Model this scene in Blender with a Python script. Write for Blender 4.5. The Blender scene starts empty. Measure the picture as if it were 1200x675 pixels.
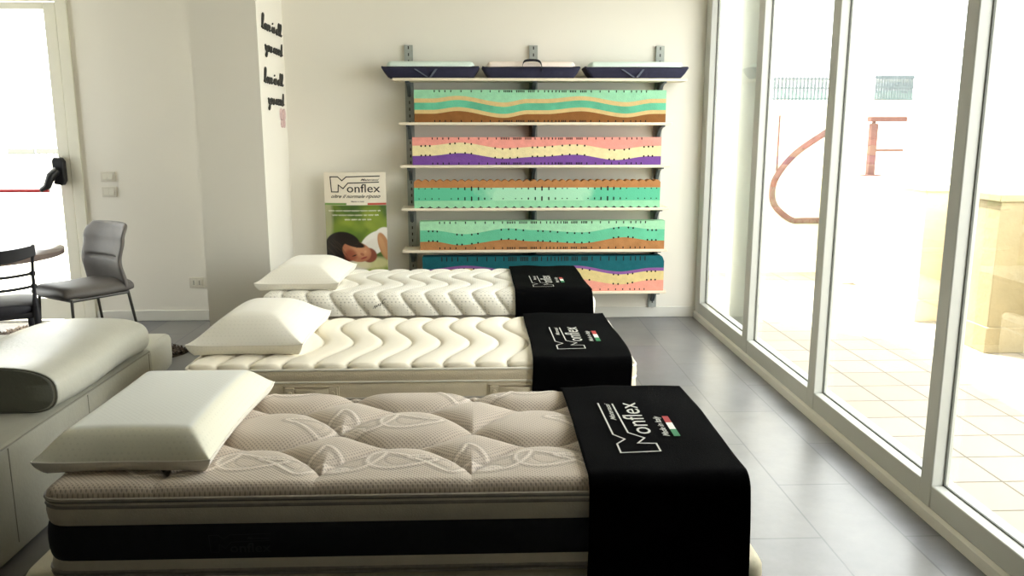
import bpy, bmesh, math, random
import numpy as np
from mathutils import Vector, Matrix
random.seed(7); np.random.seed(7)
scene = bpy.context.scene
COL = scene.collection
PI = math.pi

# ------------------------------------------------------------------ materials
def lin(h):
    h = h.lstrip('#')
    v = [int(h[i:i+2], 16)/255 for i in (0, 2, 4)]
    return tuple((c/12.92 if c <= .04045 else ((c+.055)/1.055)**2.4) for c in v)

def mat(name, col, rough=.6, metal=0., spec=.5, noise=None, bump=None, dots=None, attr=False, coat=0., sheen=0.):
    """Principled material; noise=(scale, amount) mottles the colour, bump=(scale, strength) roughens,
    dots=(scale, darken, bump) lays a knitted dot pattern, attr multiplies a painted colour layer."""
    m = bpy.data.materials.new(name); m.use_nodes = True
    nt = m.node_tree; N = nt.nodes; L = nt.links
    b = N['Principled BSDF']
    c = lin(col) if isinstance(col, str) else col
    b.inputs['Roughness'].default_value = rough
    b.inputs['Metallic'].default_value = metal
    b.inputs['Specular IOR Level'].default_value = spec
    b.inputs['Coat Weight'].default_value = coat
    b.inputs['Sheen Weight'].default_value = sheen
    rgb = N.new('ShaderNodeRGB'); rgb.outputs[0].default_value = (*c, 1)
    out = rgb.outputs[0]
    tc = N.new('ShaderNodeTexCoord')
    def mul(a, bsock, fac=1.0):
        mx = N.new('ShaderNodeMix'); mx.data_type = 'RGBA'; mx.blend_type = 'MULTIPLY'
        mx.inputs[0].default_value = fac
        L.new(a, mx.inputs[6]); L.new(bsock, mx.inputs[7]); return mx.outputs[2]
    if attr:
        at = N.new('ShaderNodeAttribute'); at.attribute_name = 'Col'
        out = mul(out, at.outputs['Color'])
    if noise:
        nz = N.new('ShaderNodeTexNoise'); nz.inputs['Scale'].default_value = noise[0]; nz.inputs['Detail'].default_value = 4
        L.new(tc.outputs['Object'], nz.inputs['Vector'])
        r = N.new('ShaderNodeMapRange'); r.inputs[1].default_value = .3; r.inputs[2].default_value = .7
        r.inputs[3].default_value = 1-noise[1]; r.inputs[4].default_value = 1.0
        L.new(nz.outputs[0], r.inputs[0]); out = mul(out, r.outputs[0])
    nrm = None
    if bump:
        nz = N.new('ShaderNodeTexNoise'); nz.inputs['Scale'].default_value = bump[0]; nz.inputs['Detail'].default_value = 3
        L.new(tc.outputs['Object'], nz.inputs['Vector'])
        bp = N.new('ShaderNodeBump'); bp.inputs['Strength'].default_value = bump[1]; bp.inputs['Distance'].default_value = .01
        L.new(nz.outputs[0], bp.inputs['Height']); nrm = bp.outputs[0]
    if dots:
        flat2d = len(dots) > 3
        mp = N.new('ShaderNodeMapping'); mp.inputs['Rotation'].default_value = (0, 0, PI/4)
        L.new(tc.outputs['Object'], mp.inputs['Vector'])
        vo = N.new('ShaderNodeTexVoronoi'); vo.inputs['Scale'].default_value = dots[0]; vo.inputs['Randomness'].default_value = 0.05
        if flat2d: vo.voronoi_dimensions = '2D'
        L.new(mp.outputs[0], vo.inputs['Vector'])
        r = N.new('ShaderNodeMapRange'); r.interpolation_type = 'SMOOTHSTEP'
        r.inputs[1].default_value = .12; r.inputs[2].default_value = .42
        r.inputs[3].default_value = 1-dots[1]; r.inputs[4].default_value = 1.0
        L.new(vo.outputs['Distance'], r.inputs[0]); out = mul(out, r.outputs[0])
        bp = N.new('ShaderNodeBump'); bp.inputs['Strength'].default_value = dots[2]; bp.inputs['Distance'].default_value = .004
        L.new(r.outputs[0], bp.inputs['Height'])
        if nrm: L.new(nrm, bp.inputs['Normal'])
        nrm = bp.outputs[0]
    L.new(out, b.inputs['Base Color'])
    if nrm: L.new(nrm, b.inputs['Normal'])
    return m

def glass_mat(name, tint=(.97, .99, .98)):
    m = bpy.data.materials.new(name); m.use_nodes = True
    nt = m.node_tree; N = nt.nodes; L = nt.links; N.clear()
    o = N.new('ShaderNodeOutputMaterial'); mx = N.new('ShaderNodeMixShader')
    t = N.new('ShaderNodeBsdfTransparent'); t.inputs[0].default_value = (*tint, 1)
    g = N.new('ShaderNodeBsdfGlossy'); g.inputs['Roughness'].default_value = .02
    f = N.new('ShaderNodeFresnel'); f.inputs[0].default_value = 1.45
    s = N.new('ShaderNodeMath'); s.operation = 'MULTIPLY'; s.inputs[1].default_value = .22
    L.new(f.outputs[0], s.inputs[0])
    L.new(s.outputs[0], mx.inputs[0]); L.new(t.outputs[0], mx.inputs[1]); L.new(g.outputs[0], mx.inputs[2])
    L.new(mx.outputs[0], o.inputs[0]); return m

def tile_mat(name, c1, c2, cm, scale_w, scale_h, mortar, rough, noise_amt=.25, offset=.5, spec=.5, bumpy=.0, rot=0., nscale=1.6):
    m = bpy.data.materials.new(name); m.use_nodes = True
    nt = m.node_tree; N = nt.nodes; L = nt.links; b = N['Principled BSDF']
    tc = N.new('ShaderNodeTexCoord')
    mp = N.new('ShaderNodeMapping'); mp.inputs['Rotation'].default_value = (0, 0, rot)
    L.new(tc.outputs['Object'], mp.inputs[0])
    br = N.new('ShaderNodeTexBrick'); br.offset = offset
    br.inputs['Scale'].default_value = 1.0
    br.inputs['Brick Width'].default_value = scale_w; br.inputs['Row Height'].default_value = scale_h
    br.inputs['Mortar Size'].default_value = mortar; br.inputs['Mortar Smooth'].default_value = .3
    br.inputs['Color1'].default_value = (*lin(c1), 1); br.inputs['Color2'].default_value = (*lin(c2), 1)
    br.inputs['Mortar'].default_value = (*lin(cm), 1)
    L.new(mp.outputs[0], br.inputs['Vector'])
    nz = N.new('ShaderNodeTexNoise'); nz.inputs['Scale'].default_value = nscale; nz.inputs['Detail'].default_value = 8
    nz.inputs['Roughness'].default_value = .65
    L.new(tc.outputs['Object'], nz.inputs['Vector'])
    r = N.new('ShaderNodeMapRange'); r.inputs[1].default_value = .3; r.inputs[2].default_value = .7
    r.inputs[3].default_value = 1-noise_amt; r.inputs[4].default_value = 1.0
    L.new(nz.outputs[0], r.inputs[0])
    mx = N.new('ShaderNodeMix'); mx.data_type = 'RGBA'; mx.blend_type = 'MULTIPLY'; mx.inputs[0].default_value = 1
    L.new(br.outputs['Color'], mx.inputs[6]); L.new(r.outputs[0], mx.inputs[7])
    L.new(mx.outputs[2], b.inputs['Base Color'])
    rr = N.new('ShaderNodeMapRange'); rr.inputs[1].default_value = .3; rr.inputs[2].default_value = .7
    rr.inputs[3].default_value = rough; rr.inputs[4].default_value = rough*1.25
    L.new(nz.outputs[0], rr.inputs[0]); L.new(rr.outputs[0], b.inputs['Roughness'])
    b.inputs['Specular IOR Level'].default_value = spec
    if bumpy:
        bp = N.new('ShaderNodeBump'); bp.inputs['Strength'].default_value = bumpy; bp.inputs['Distance'].default_value = .003
        iv = N.new('ShaderNodeMath'); iv.operation = 'SUBTRACT'; iv.inputs[0].default_value = 1
        L.new(br.outputs['Fac'], iv.inputs[1]); L.new(iv.outputs[0], bp.inputs['Height']); L.new(bp.outputs[0], b.inputs['Normal'])
    return m

WALL = mat('wall paint', '#ebe7dd', .85, spec=.2, noise=(.9, .03), bump=(160, .06))
WALLD = mat('unseen wall dark against bounce', '#3f3b35', .9, spec=.2, noise=(.9, .05))  # unseen walls darkened to cut bounce onto faces turned to the camera
CEIL = mat('ceiling paint', '#e9e6dc', .9, spec=.2, noise=(1.2, .02))
FLOOR = tile_mat('grey vinyl floor', '#807f7d', '#76767a', '#5c5c60', .92, .31, .004, .29, .42, spec=.75, bumpy=.1, rot=PI/2, nscale=3.2)
SKIRT = mat('skirting white', '#dcdad2', .5, noise=(8, .03))
FRAME = mat('window frame white', '#babbb5', .45, noise=(6, .03))
DOORF = mat('door frame cream white', '#dfdccd', .5, noise=(6, .03))
GASKET = mat('rubber gasket', '#5b5d57', .7)
GLASS = glass_mat('window glass')
EXTWALL = mat('exterior plaster', '#f2ecda', .9, noise=(2.2, .10), bump=(40, .2))
EXTSHADE = mat('shaded plaster', '#a89a78', .9, noise=(3.5, .22), bump=(35, .3))  # exterior plaster with the shade of the pier's near face in its colour
TERRACE = tile_mat('terrace tiles', '#a59d90', '#9d9384', '#665d50', .28, .272, .006, .7, .12, offset=0, bumpy=.3, nscale=5)
RUST = mat('rusty brown steel', '#6d4b43', .8, metal=.1, noise=(14, .3))
RAILGREY = mat('grey galvanised railing', '#566062', .6, metal=.1, noise=(10, .2))
QUILT1 = mat('beige damask ticking', '#dccebf', .85, spec=.2, dots=(105, .34, .45, '2d'), attr=True, sheen=.2)
QUILT2 = mat('ivory ticking', '#f3ebd9', .8, spec=.25, bump=(300, .08), attr=True, sheen=.2)
QUILT3 = mat('white ticking with knit dots', '#efebe0', .8, spec=.25, dots=(62, .38, .4), attr=True, sheen=.2)
PIPING = mat('grey piping', '#9f988d', .6, noise=(60, .2))
BORDERW = mat('cream border fabric', '#e2dac8', .8, noise=(30, .06), bump=(220, .15))
BORDERD = mat('black border band', '#1b1b22', .75, noise=(50, .3), bump=(240, .2))
BORDERLOGO = mat('charcoal embroidery', '#34343a', .6, noise=(80, .2))
SIDE2 = mat('ivory side border', '#d9ccb4', .8, noise=(20, .06), bump=(200, .2))
BASEM = mat('cream upholstered base', '#e0d8bc', .65, noise=(12, .06), bump=(90, .12))
BASEW = mat('white upholstered base', '#eeeade', .65, noise=(12, .05), bump=(90, .12))
TOWEL = mat('black cotton cloth', '#050506', .95, spec=.04, noise=(9, .3), bump=(260, .25))
LOGOW = mat('silver white embroidery', '#d9d8d2', .6, noise=(120, .1))
GREEN = mat('flag green', '#1f7f4e', .6, noise=(60, .1)); RED = mat('flag red', '#b3282c', .6, noise=(60, .1))
WHITE = mat('flag white', '#f0efe9', .6, noise=(60, .05))
PILLOW = mat('white knit pillow cover', '#f4f0e4', .85, spec=.2, dots=(75, .07, .22), sheen=.3, attr=True)
STEEL = mat('grey painted steel', '#a9aea9', .5, metal=.15, noise=(25, .15))
STEELD = mat('dark bracket steel', '#5b6468', .4, metal=.3, noise=(25, .15))
BOARD = mat('cream melamine board', '#eadfc9', .5, noise=(9, .06))
HOLE = mat('dark punched hole', '#1a1712', .9, noise=(30, .2))
NAVY = mat('navy cloth bag', '#20203c', .8, noise=(40, .25), bump=(220, .25))
STRAP = mat('black webbing strap', '#15151a', .75, noise=(60, .2))
GREYSTRAP = mat('grey webbing strap', '#5c6272', .7, noise=(60, .2))
MINTP = mat('pale mint memory foam', '#dbebe3', .85, dots=(60, .08, .2))
PINKP = mat('pale pink memory foam', '#f5e8df', .85, dots=(60, .06, .2))
LEATHER = mat('pearl grey leather', '#c6c5b9', .38, spec=.5, noise=(7, .07), bump=(70, .10))
LEATHERD = mat('grey leather end panel', '#73746a', .45, spec=.4, noise=(7, .1), bump=(70, .12))
CHAIRG = mat('taupe grey faux leather', '#6f6a66', .5, spec=.4, noise=(12, .12), bump=(110, .1))
CHROME = mat('dark grey metal leg', '#5d5b57', .35, metal=.8, noise=(20, .1))
BLACKW = mat('black lacquered wood', '#2b2a30', .4, noise=(18, .25))
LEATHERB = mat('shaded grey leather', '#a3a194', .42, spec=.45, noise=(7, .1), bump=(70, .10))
SEAM = mat('leather seam', '#8a887c', .6, noise=(30, .1))
SEATB = mat('black seat pad', '#2c2b33', .5, noise=(20, .2), bump=(120, .1))
TABLEW = mat('brown grey table top', '#8b7a74', .22, spec=.6, noise=(6, .3))
RUGB = mat('brown rug backing', '#4a4036', .95, noise=(30, .4))
PLASTIC = mat('cream switch plate', '#d9d4c7', .4, noise=(20, .04))
PLASTICL = mat('white switch rocker', '#dcd8cb', .35, noise=(20, .03))
BLACKP = mat('black plastic', '#17181d', .4, noise=(20, .2))
REDBAR = mat('red panic bar paint', '#b0262c', .35, noise=(20, .1))
LETTER = mat('dark grey lettering', '#35342f', .7, noise=(50, .2))
PINKD = mat('pale pink decal', '#dfc0be', .7, noise=(40, .3))
PRINT = mat('printed poster', '#ffffff', .35, spec=.5, attr=True)
INK = mat('black print ink', '#2a2622', .5, noise=(50, .1))
INKW = mat('white print ink', '#f3f1e4', .5, noise=(50, .1))

# ------------------------------------------------------------------ object helpers
def tag(o, label=None, cat=None, group=None, kind=None):
    if label: o['label'] = label
    if cat: o['category'] = cat
    if group: o['group'] = group
    if kind: o['kind'] = kind
    return o

ORG = {}
def thing(name, loc, label=None, cat=None, group=None, rz=0., kind=None):
    o = bpy.data.objects.new(name, None); COL.objects.link(o)
    o.empty_display_size = .1
    o.location = loc; o.rotation_euler = (0, 0, rz)
    ORG[o.name] = Vector(loc)
    return tag(o, label, cat, group, kind)

def link_mesh(name, me, mats, parent=None, smooth=38):
    for m in (mats if isinstance(mats, (list, tuple)) else [mats]): me.materials.append(m)
    if smooth:
        me.shade_smooth(); me.set_sharp_from_angle(angle=math.radians(smooth))
    o = bpy.data.objects.new(name, me); COL.objects.link(o)
    if parent: o.parent = parent
    return o

def root_of(p):
    while p.parent: p = p.parent
    return p

def build(name, bm, mats, parent=None, smooth=38, local=False, bevel=0., seg=2):
    """link a bmesh as one mesh object; with a parent the verts are world coordinates unless local"""
    bmesh.ops.recalc_face_normals(bm, faces=bm.faces)
    if parent is not None and not local:
        bmesh.ops.translate(bm, verts=bm.verts, vec=-ORG[root_of(parent).name])
    me = bpy.data.meshes.new(name); bm.to_mesh(me); bm.free()
    o = link_mesh(name, me, mats, parent, smooth)
    if bevel:
        md = o.modifiers.new('bevel', 'BEVEL'); md.width = bevel; md.segments = seg
        md.limit_method = 'ANGLE'; md.angle_limit = math.radians(40)
    return o

def solo(name, bm, mats, label=None, cat=None, group=None, kind=None, **k):
    return tag(build(name, bm, mats, **k), label, cat, group, kind)

def BM(): return bmesh.new()

def box(bm, x0, x1, y0, y1, z0, z1, mi=0):
    vs = [bm.verts.new(p) for p in ((x0,y0,z0),(x1,y0,z0),(x1,y1,z0),(x0,y1,z0),(x0,y0,z1),(x1,y0,z1),(x1,y1,z1),(x0,y1,z1))]
    for f in ((0,3,2,1),(4,5,6,7),(0,1,5,4),(1,2,6,5),(2,3,7,6),(3,0,4,7)):
        bm.faces.new([vs[i] for i in f]).material_index = mi
    return bm

def tube(bm, pts, r, seg=10, mi=0, cap=True, flat=1.0):
    pts = [Vector(p) for p in pts]; n = len(pts)
    rs = r if isinstance(r, (list, tuple)) else [r]*n
    rings = []; up = None
    for i in range(n):
        t = (pts[min(i+1, n-1)]-pts[max(i-1, 0)]).normalized()
        if up is None:
            up = Vector((0, 0, 1)) if abs(t.z) < .9 else Vector((0, 1, 0))
        a = t.cross(up).normalized(); b = a.cross(t).normalized(); up = b
        rings.append([bm.verts.new(pts[i]+a*math.cos(2*PI*k/seg)*rs[i]+b*math.sin(2*PI*k/seg)*rs[i]*flat) for k in range(seg)])
    for i in range(n-1):
        for k in range(seg):
            bm.faces.new((rings[i][k], rings[i][(k+1) % seg], rings[i+1][(k+1) % seg], rings[i+1][k])).material_index = mi
    if cap:
        bm.faces.new(rings[0][::-1]).material_index = mi; bm.faces.new(rings[-1]).material_index = mi
    return bm

def loft(bm, rings, cap=True, mi=0, closed=True):
    R = [[bm.verts.new(p) for p in r] for r in rings]; n = len(R[0])
    for i in range(len(R)-1):
        for k in range(n if closed else n-1):
            bm.faces.new((R[i][k], R[i][(k+1) % n], R[i+1][(k+1) % n], R[i+1][k])).material_index = mi
    if cap:
        bm.faces.new(R[0][::-1]).material_index = mi; bm.faces.new(R[-1]).material_index = mi
    return bm

def prism(bm, pts, axis, d0, d1, mi=0):
    def P(a, b, d): return {'x': (d, a, b), 'y': (a, d, b), 'z': (a, b, d)}[axis]
    A = [bm.verts.new(P(a, b, d0)) for a, b in pts]; B = [bm.verts.new(P(a, b, d1)) for a, b in pts]
    n = len(pts)
    bm.faces.new(A).material_index = mi; bm.faces.new(B[::-1]).material_index = mi
    for i in range(n): bm.faces.new((A[i], B[i], B[(i+1) % n], A[(i+1) % n])).material_index = mi
    return bm

def smoothpath(pts, n=8, closed=False):
    pts = [np.array(p, float) for p in pts]; out = []
    m = len(pts)
    for i in range(m if closed else m-1):
        if closed: p0, p1, p2, p3 = (pts[(i+j) % m] for j in (-1, 0, 1, 2))
        else: p0, p1, p2, p3 = pts[max(i-1, 0)], pts[i], pts[i+1], pts[min(i+2, m-1)]
        for k in range(n):
            t = k/n
            out.append(.5*((2*p1)+(-p0+p2)*t+(2*p0-5*p1+4*p2-p3)*t*t+(-p0+3*p1-3*p2+p3)*t**3))
    if not closed: out.append(pts[-1])
    return out

def grid_mesh(name, P, mats, parent=None, col=None, smooth=60, local=False):
    """P: (nu, nv, 3) array -> one quad mesh, optional painted colour layer"""
    P = np.asarray(P, np.float32); nu, nv = P.shape[:2]
    if parent is not None and not local:
        P = P - np.array(ORG[root_of(parent).name], np.float32)
    me = bpy.data.meshes.new(name)
    me.vertices.add(nu*nv); me.vertices.foreach_set('co', P.reshape(-1))
    i = np.arange(nu*nv).reshape(nu, nv)
    q = np.stack([i[:-1, :-1], i[1:, :-1], i[1:, 1:], i[:-1, 1:]], -1).reshape(-1, 4)
    me.loops.add(q.size); me.loops.foreach_set('vertex_index', q.reshape(-1).astype(np.int32))
    me.polygons.add(len(q)); me.polygons.foreach_set('loop_start', (np.arange(len(q))*4).astype(np.int32))
    me.update(calc_edges=True); me.validate()
    if col is not None:
        at = me.color_attributes.new('Col', 'FLOAT_COLOR', 'POINT')
        c4 = np.ones((nu*nv, 4), np.float32); c4[:, :3] = col.reshape(-1, 3)
        at.data.foreach_set('color', c4.reshape(-1))
    return link_mesh(name, me, mats, parent, smooth)

def rrect(x0, x1, y0, y1, r, seg=6):
    out = []
    for cx, cy, a0 in ((x1-r, y1-r, 0), (x0+r, y1-r, 90), (x0+r, y0+r, 180), (x1-r, y0+r, 270)):
        for k in range(seg+1):
            a = math.radians(a0+90*k/seg); out.append((cx+r*math.cos(a), cy+r*math.sin(a)))
    return out

def rings_rect(bm, x0, x1, y0, y1, r, prof, cap=True, mi=0):
    """stack of rounded-rectangle rings: prof = [(z, outset), ...]"""
    loft(bm, [[(x, y, z) for x, y in rrect(x0-o, x1+o, y0-o, y1+o, max(r+o, .004))] for z, o in prof], cap, mi)
    return bm

def ring_tube(bm, x0, x1, y0, y1, r, z, rad):
    path = [Vector((x, y, z)) for x, y in rrect(x0, x1, y0, y1, r)]
    n = len(path); seg = 8; R = []
    c = Vector(((x0+x1)/2, (y0+y1)/2, z))
    for i in range(n):
        t = (path[(i+1) % n]-path[i-1]).normalized(); o = t.cross(Vector((0, 0, 1)))
        R.append([bm.verts.new(path[i]+o*rad*math.cos(2*PI*k/seg)+Vector((0, 0, 1))*rad*math.sin(2*PI*k/seg)) for k in range(seg)])
    for i in range(n):
        for k in range(seg):
            bm.faces.new((R[i][k], R[i][(k+1) % seg], R[(i+1) % n][(k+1) % seg], R[(i+1) % n][k]))
    return bm

def text_polys(s, shear=0., bold=0.):
    """flat letter shapes: returns (verts (n,2) in the unit box, faces)"""
    cu = bpy.data.curves.new('tmp', 'FONT'); cu.body = s; cu.shear = shear; cu.offset = bold; cu.resolution_u = 3
    o = bpy.data.objects.new('tmp', cu); COL.objects.link(o)
    bpy.context.view_layer.update()
    dg = bpy.context.evaluated_depsgraph_get()
    me = bpy.data.meshes.new_from_object(o.evaluated_get(dg))
    v = np.array([(p.co.x, p.co.y) for p in me.vertices]); f = [tuple(p.vertices) for p in me.polygons]
    bpy.data.objects.remove(o); bpy.data.curves.remove(cu); bpy.data.meshes.remove(me)
    mn, mx = v.min(0), v.max(0)
    return (v-mn)/(mx-mn), f

def add_text(bm, s, place, a0, a1, b0, b1, mi=0, shear=0., bold=0.):
    v, f = text_polys(s, shear, bold)
    vs = [bm.verts.new(place(a0+x*(a1-a0), b0+y*(b1-b0))) for x, y in v]
    for q in f:
        try: bm.faces.new([vs[i] for i in q]).material_index = mi
        except ValueError: pass

def add_stroke(bm, pts, w, place, mi=0, closed=False, sx=1., sy=1.):
    """flat ribbon of width w along a 2D polyline; (sx, sy) = real size of one unit in a and b"""
    p = []; q = [np.array(k, float) for k in pts]
    for i in range(len(q) if closed else len(q)-1):              # short steps, so that strokes follow a curved face
        a, b = q[i], q[(i+1) % len(q)]; m = max(1, int(np.linalg.norm(b-a)/.06))
        p += [a+(b-a)*k/m for k in range(m)]
    if not closed: p.append(q[-1])
    n = len(p); S = np.array((sx, sy))
    L = []
    for i in range(n):
        a = p[i-1] if (closed or i > 0) else p[i]; b = p[(i+1) % n] if (closed or i < n-1) else p[i]
        d0 = (p[i]-a)*S; d1 = (b-p[i])*S
        d0 = d0/(np.linalg.norm(d0) or 1); d1 = d1/(np.linalg.norm(d1) or 1)
        t = d0+d1; t = t/(np.linalg.norm(t) or 1); nn = np.array((-t[1], t[0]))
        k = max(.5, abs(nn.dot(np.array((-d1[1], d1[0])))) if np.linalg.norm(d1) else 1)
        off = nn*w/2/k/S
        L.append((bm.verts.new(place(*(p[i]+off))), bm.verts.new(place(*(p[i]-off)))))
    for i in range(n if closed else n-1):
        j = (i+1) % n
        bm.faces.new((L[i][0], L[i][1], L[j][1], L[j][0])).material_index = mi

def add_quad(bm, a0, a1, b0, b1, place, mi=0):
    bm.faces.new([bm.verts.new(place(a, b)) for a, b in ((a0, b0), (a1, b0), (a1, b1), (a0, b1))]).material_index = mi

# ------------------------------------------------------------------ the room
CEILZ = 2.75; XR = 1.70; YB = 6.43; XL = -4.7; YN = -2.6
def struct(name, bm, m, **k): return solo(name, bm, m, kind='structure', **k)
struct('floor', box(BM(), XL, 1.86, YN, YB, -.08, 0), FLOOR, smooth=0)
struct('ceiling', box(BM(), XL-.2, 2.0, YN-.2, YB+.25, CEILZ, CEILZ+.22), CEIL, smooth=0)
w = BM(); box(w, -3.03, 1.79, YB, YB+.2, 0, CEILZ); box(w, -4.14, -3.03, YB, YB+.2, 2.44, CEILZ); box(w, XL, -4.14, YB, YB+.2, 0, CEILZ)
struct('wall_back', w, WALL, smooth=0)
w = BM(); LW = (4.95, 6.3, .12, 2.42)
box(w, XL-.2, XL, YN, LW[0], 0, CEILZ); box(w, XL-.2, XL, LW[1], YB+.2, 0, CEILZ); box(w, XL-.2, XL, LW[0], LW[1], 0, LW[2]); box(w, XL-.2, XL, LW[0], LW[1], LW[3], CEILZ)
struct('wall_left', w, WALLD, smooth=0)
struct('wall_front', box(BM(), XL-.2, 2.0, YN-.2, YN, 0, CEILZ), WALLD, smooth=0)
w = BM(); box(w, XR+.01, 2.0, YN, 2.10, 0, CEILZ); box(w, XR+.01, 2.0, 2.10, YB, 2.66, CEILZ)
struct('wall_right', w, WALL, smooth=0)
struct('wall_column', box(BM(), -1.915, -1.475, 5.70, YB, 0, CEILZ), WALL, smooth=0)
struct('baseboard_back', (lambda b: (box(b, -3.02, -1.915, YB-.014, YB, 0, .085), box(b, -1.475, XR, YB-.014, YB, 0, .085), b)[2])(BM()), SKIRT, bevel=.004)
struct('baseboard_column', (lambda b: (box(b, -1.929, -1.461, 5.686, 5.70, 0, .085), box(b, -1.475, -1.461, 5.70, YB-.014, 0, .085), b)[2])(BM()), SKIRT, bevel=.004)
w = BM(); prism(w, [(XR+.02, 0), (XR-.012, 0), (XR-.012, .042), (XR+.002, .052), (XR+.02, .052)], 'y', YN, YB-.014)
struct('baseboard_right', w, SKIRT, smooth=0)

# window wall: four bays in view and one beside the camera, white frames with slim mullions
XG = XR+.050
struct('trim_11', box(BM(), XR+.072, XR+.16, 2.10, YB, -.02, .10), FRAME, smooth=0)
MUL = [(6.29, 6.428), (5.104, 5.205), (4.012, 4.100), (2.880, 2.958), (2.10, 2.18)]
for i, (a, b) in enumerate(MUL):
    m = BM(); box(m, XR, XR+.072, a, b, .052, 2.66)
    struct('trim_%d' % (i+1), m, FRAME, bevel=.005)
for i in range(4):
    y0, y1 = MUL[i+1][1], MUL[i][0]
    wn = thing('window_%d' % (i+1), (XR, y0, 0), kind='structure')
    f = BM(); box(f, XR+.002, XR+.072, y0, y1, .052, .142); box(f, XR+.002, XR+.072, y0, y1, 2.58, 2.66)
    build('window_frame', f, FRAME, wn, bevel=.004)
    g = BM(); e = .0055
    box(g, XG-.004, XG+.004, y0, y1, .142, .142+e); box(g, XG-.004, XG+.004, y0, y0+e, .142, 2.58); box(g, XG-.004, XG+.004, y1-e, y1, .142, 2.58)
    build('window_gasket', g, GASKET, wn, smooth=0)
    p = BM(); box(p, XG-.002, XG+.002, y0+.002, y1-.002, .144, 2.578); build('window_pane', p, GLASS, wn, smooth=0)

wn = thing('window_5', (XL, LW[0], 0), kind='structure')  # unseen window, added to brighten the left end of the back wall
f = BM(); box(f, XL-.10, XL-.02, LW[0], LW[0]+.07, LW[2], LW[3]); box(f, XL-.10, XL-.02, LW[1]-.07, LW[1], LW[2], LW[3]); box(f, XL-.10, XL-.02, 5.69, 5.76, LW[2], LW[3])
box(f, XL-.10, XL-.02, LW[0], LW[1], LW[2], LW[2]+.07); box(f, XL-.10, XL-.02, LW[0], LW[1], LW[3]-.07, LW[3])
build('window_frame', f, FRAME, wn, smooth=0)
p = BM(); box(p, XL-.062, XL-.058, LW[0]+.06, LW[1]-.06, LW[2]+.06, LW[3]-.06); build('window_pane', p, GLASS, wn, smooth=0)

# glazed emergency door at the left
d = thing('door_1', (-3.6, YB, 0), kind='structure')
f = BM(); box(f, -3.112, -3.03, YB-.02, YB+.1, 0, 2.44); box(f, -4.14, -4.06, YB-.02, YB+.1, 0, 2.44); box(f, -4.06, -3.112, YB-.02, YB+.1, 2.405, 2.44)
build('door_frame', f, DOORF, d, bevel=.004)
f = BM(); box(f, -3.205, -3.118, YB-.01, YB+.05, .02, 2.395); box(f, -4.05, -3.965, YB-.01, YB+.05, .02, 2.395)
box(f, -3.965, -3.205, YB-.01, YB+.05, 2.345, 2.395); box(f, -3.965, -3.205, YB-.01, YB+.05, .02, .19)
build('door_leaf', f, DOORF, d, bevel=.004)
p = BM(); box(p, -3.97, -3.20, YB+.018, YB+.024, .185, 2.35); build('door_pane', p, GLASS, d, smooth=0)
build('panic_bar', tube(BM(), [(-3.24, YB-.12, 1.03), (-3.96, YB-.12, 1.03)], .014, 12), REDBAR, d)
a = BM(); prism(a, [(-3.225, 1.075), (-3.165, 1.065), (-3.145, 1.10), (-3.145, 1.245), (-3.165, 1.275), (-3.215, 1.275), (-3.228, 1.25)], 'y', YB-.07, YB-.01)
tube(a, [(-3.19, YB-.06, 1.18), (-3.225, YB-.10, 1.14), (-3.25, YB-.12, 1.06), (-3.30, YB-.12, 1.03)], [.034, .032, .028, .02], 12)
build('panic_bar_arm', a, BLACKP, d, bevel=.008)
struct('trim_7', box(BM(), -4.14, -3.03, YB-.005, YB+.2, -.03, .006), SKIRT, smooth=0)

# ------------------------------------------------------------------ outside
struct('floor_terrace', box(BM(), 1.86, 7, -3, 10.5, -.30, -.02), TERRACE, smooth=0)
struct('ground_outside', box(BM(), -14, 1.86, YB+.2, 16, -.30, -.04), EXTWALL, smooth=0)
struct('wall_terrace_far', box(BM(), 1.2, 6.5, 8.60, 8.8, -.02, 1.78), EXTWALL, smooth=0)
struct('wall_terrace_parapet', box(BM(), 3.68, 3.86, 1.2, 8.6, -.02, 1.0), EXTWALL, smooth=0)
struct('wall_building_pier', box(BM(), 1.985, 2.065, 6.06, 6.56, -.02, 2.97), mat('pier plaster', '#b9beb8', .9, noise=(3, .10), bump=(35, .2)), smooth=0)
def pier(x0, x1, y0, y1, z1):
    b = BM(); box(b, x0, x1, y0, y1, -.02, z1-.05); box(b, x0-.012, x1, y0-.012, y1+.012, -.02, .16); box(b, x0-.02, x1, y0-.02, y1+.02, z1-.05, z1); return b
struct('trim_8', pier(3.43, 3.70, 6.26, 6.62, 1.06), mat('pale plaster', '#d8ccae', .9, noise=(3, .12)), bevel=.006)
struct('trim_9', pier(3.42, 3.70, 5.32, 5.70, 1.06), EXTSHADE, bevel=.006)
struct('trim_10', pier(3.56, 3.98, 7.92, 8.59, 1.035), EXTWALL, bevel=.006)
struct('wall_terrace_left', box(BM(), -9.5, -2.2, 12.0, 12.2, -.04, 1.14), EXTWALL, smooth=0)

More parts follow.
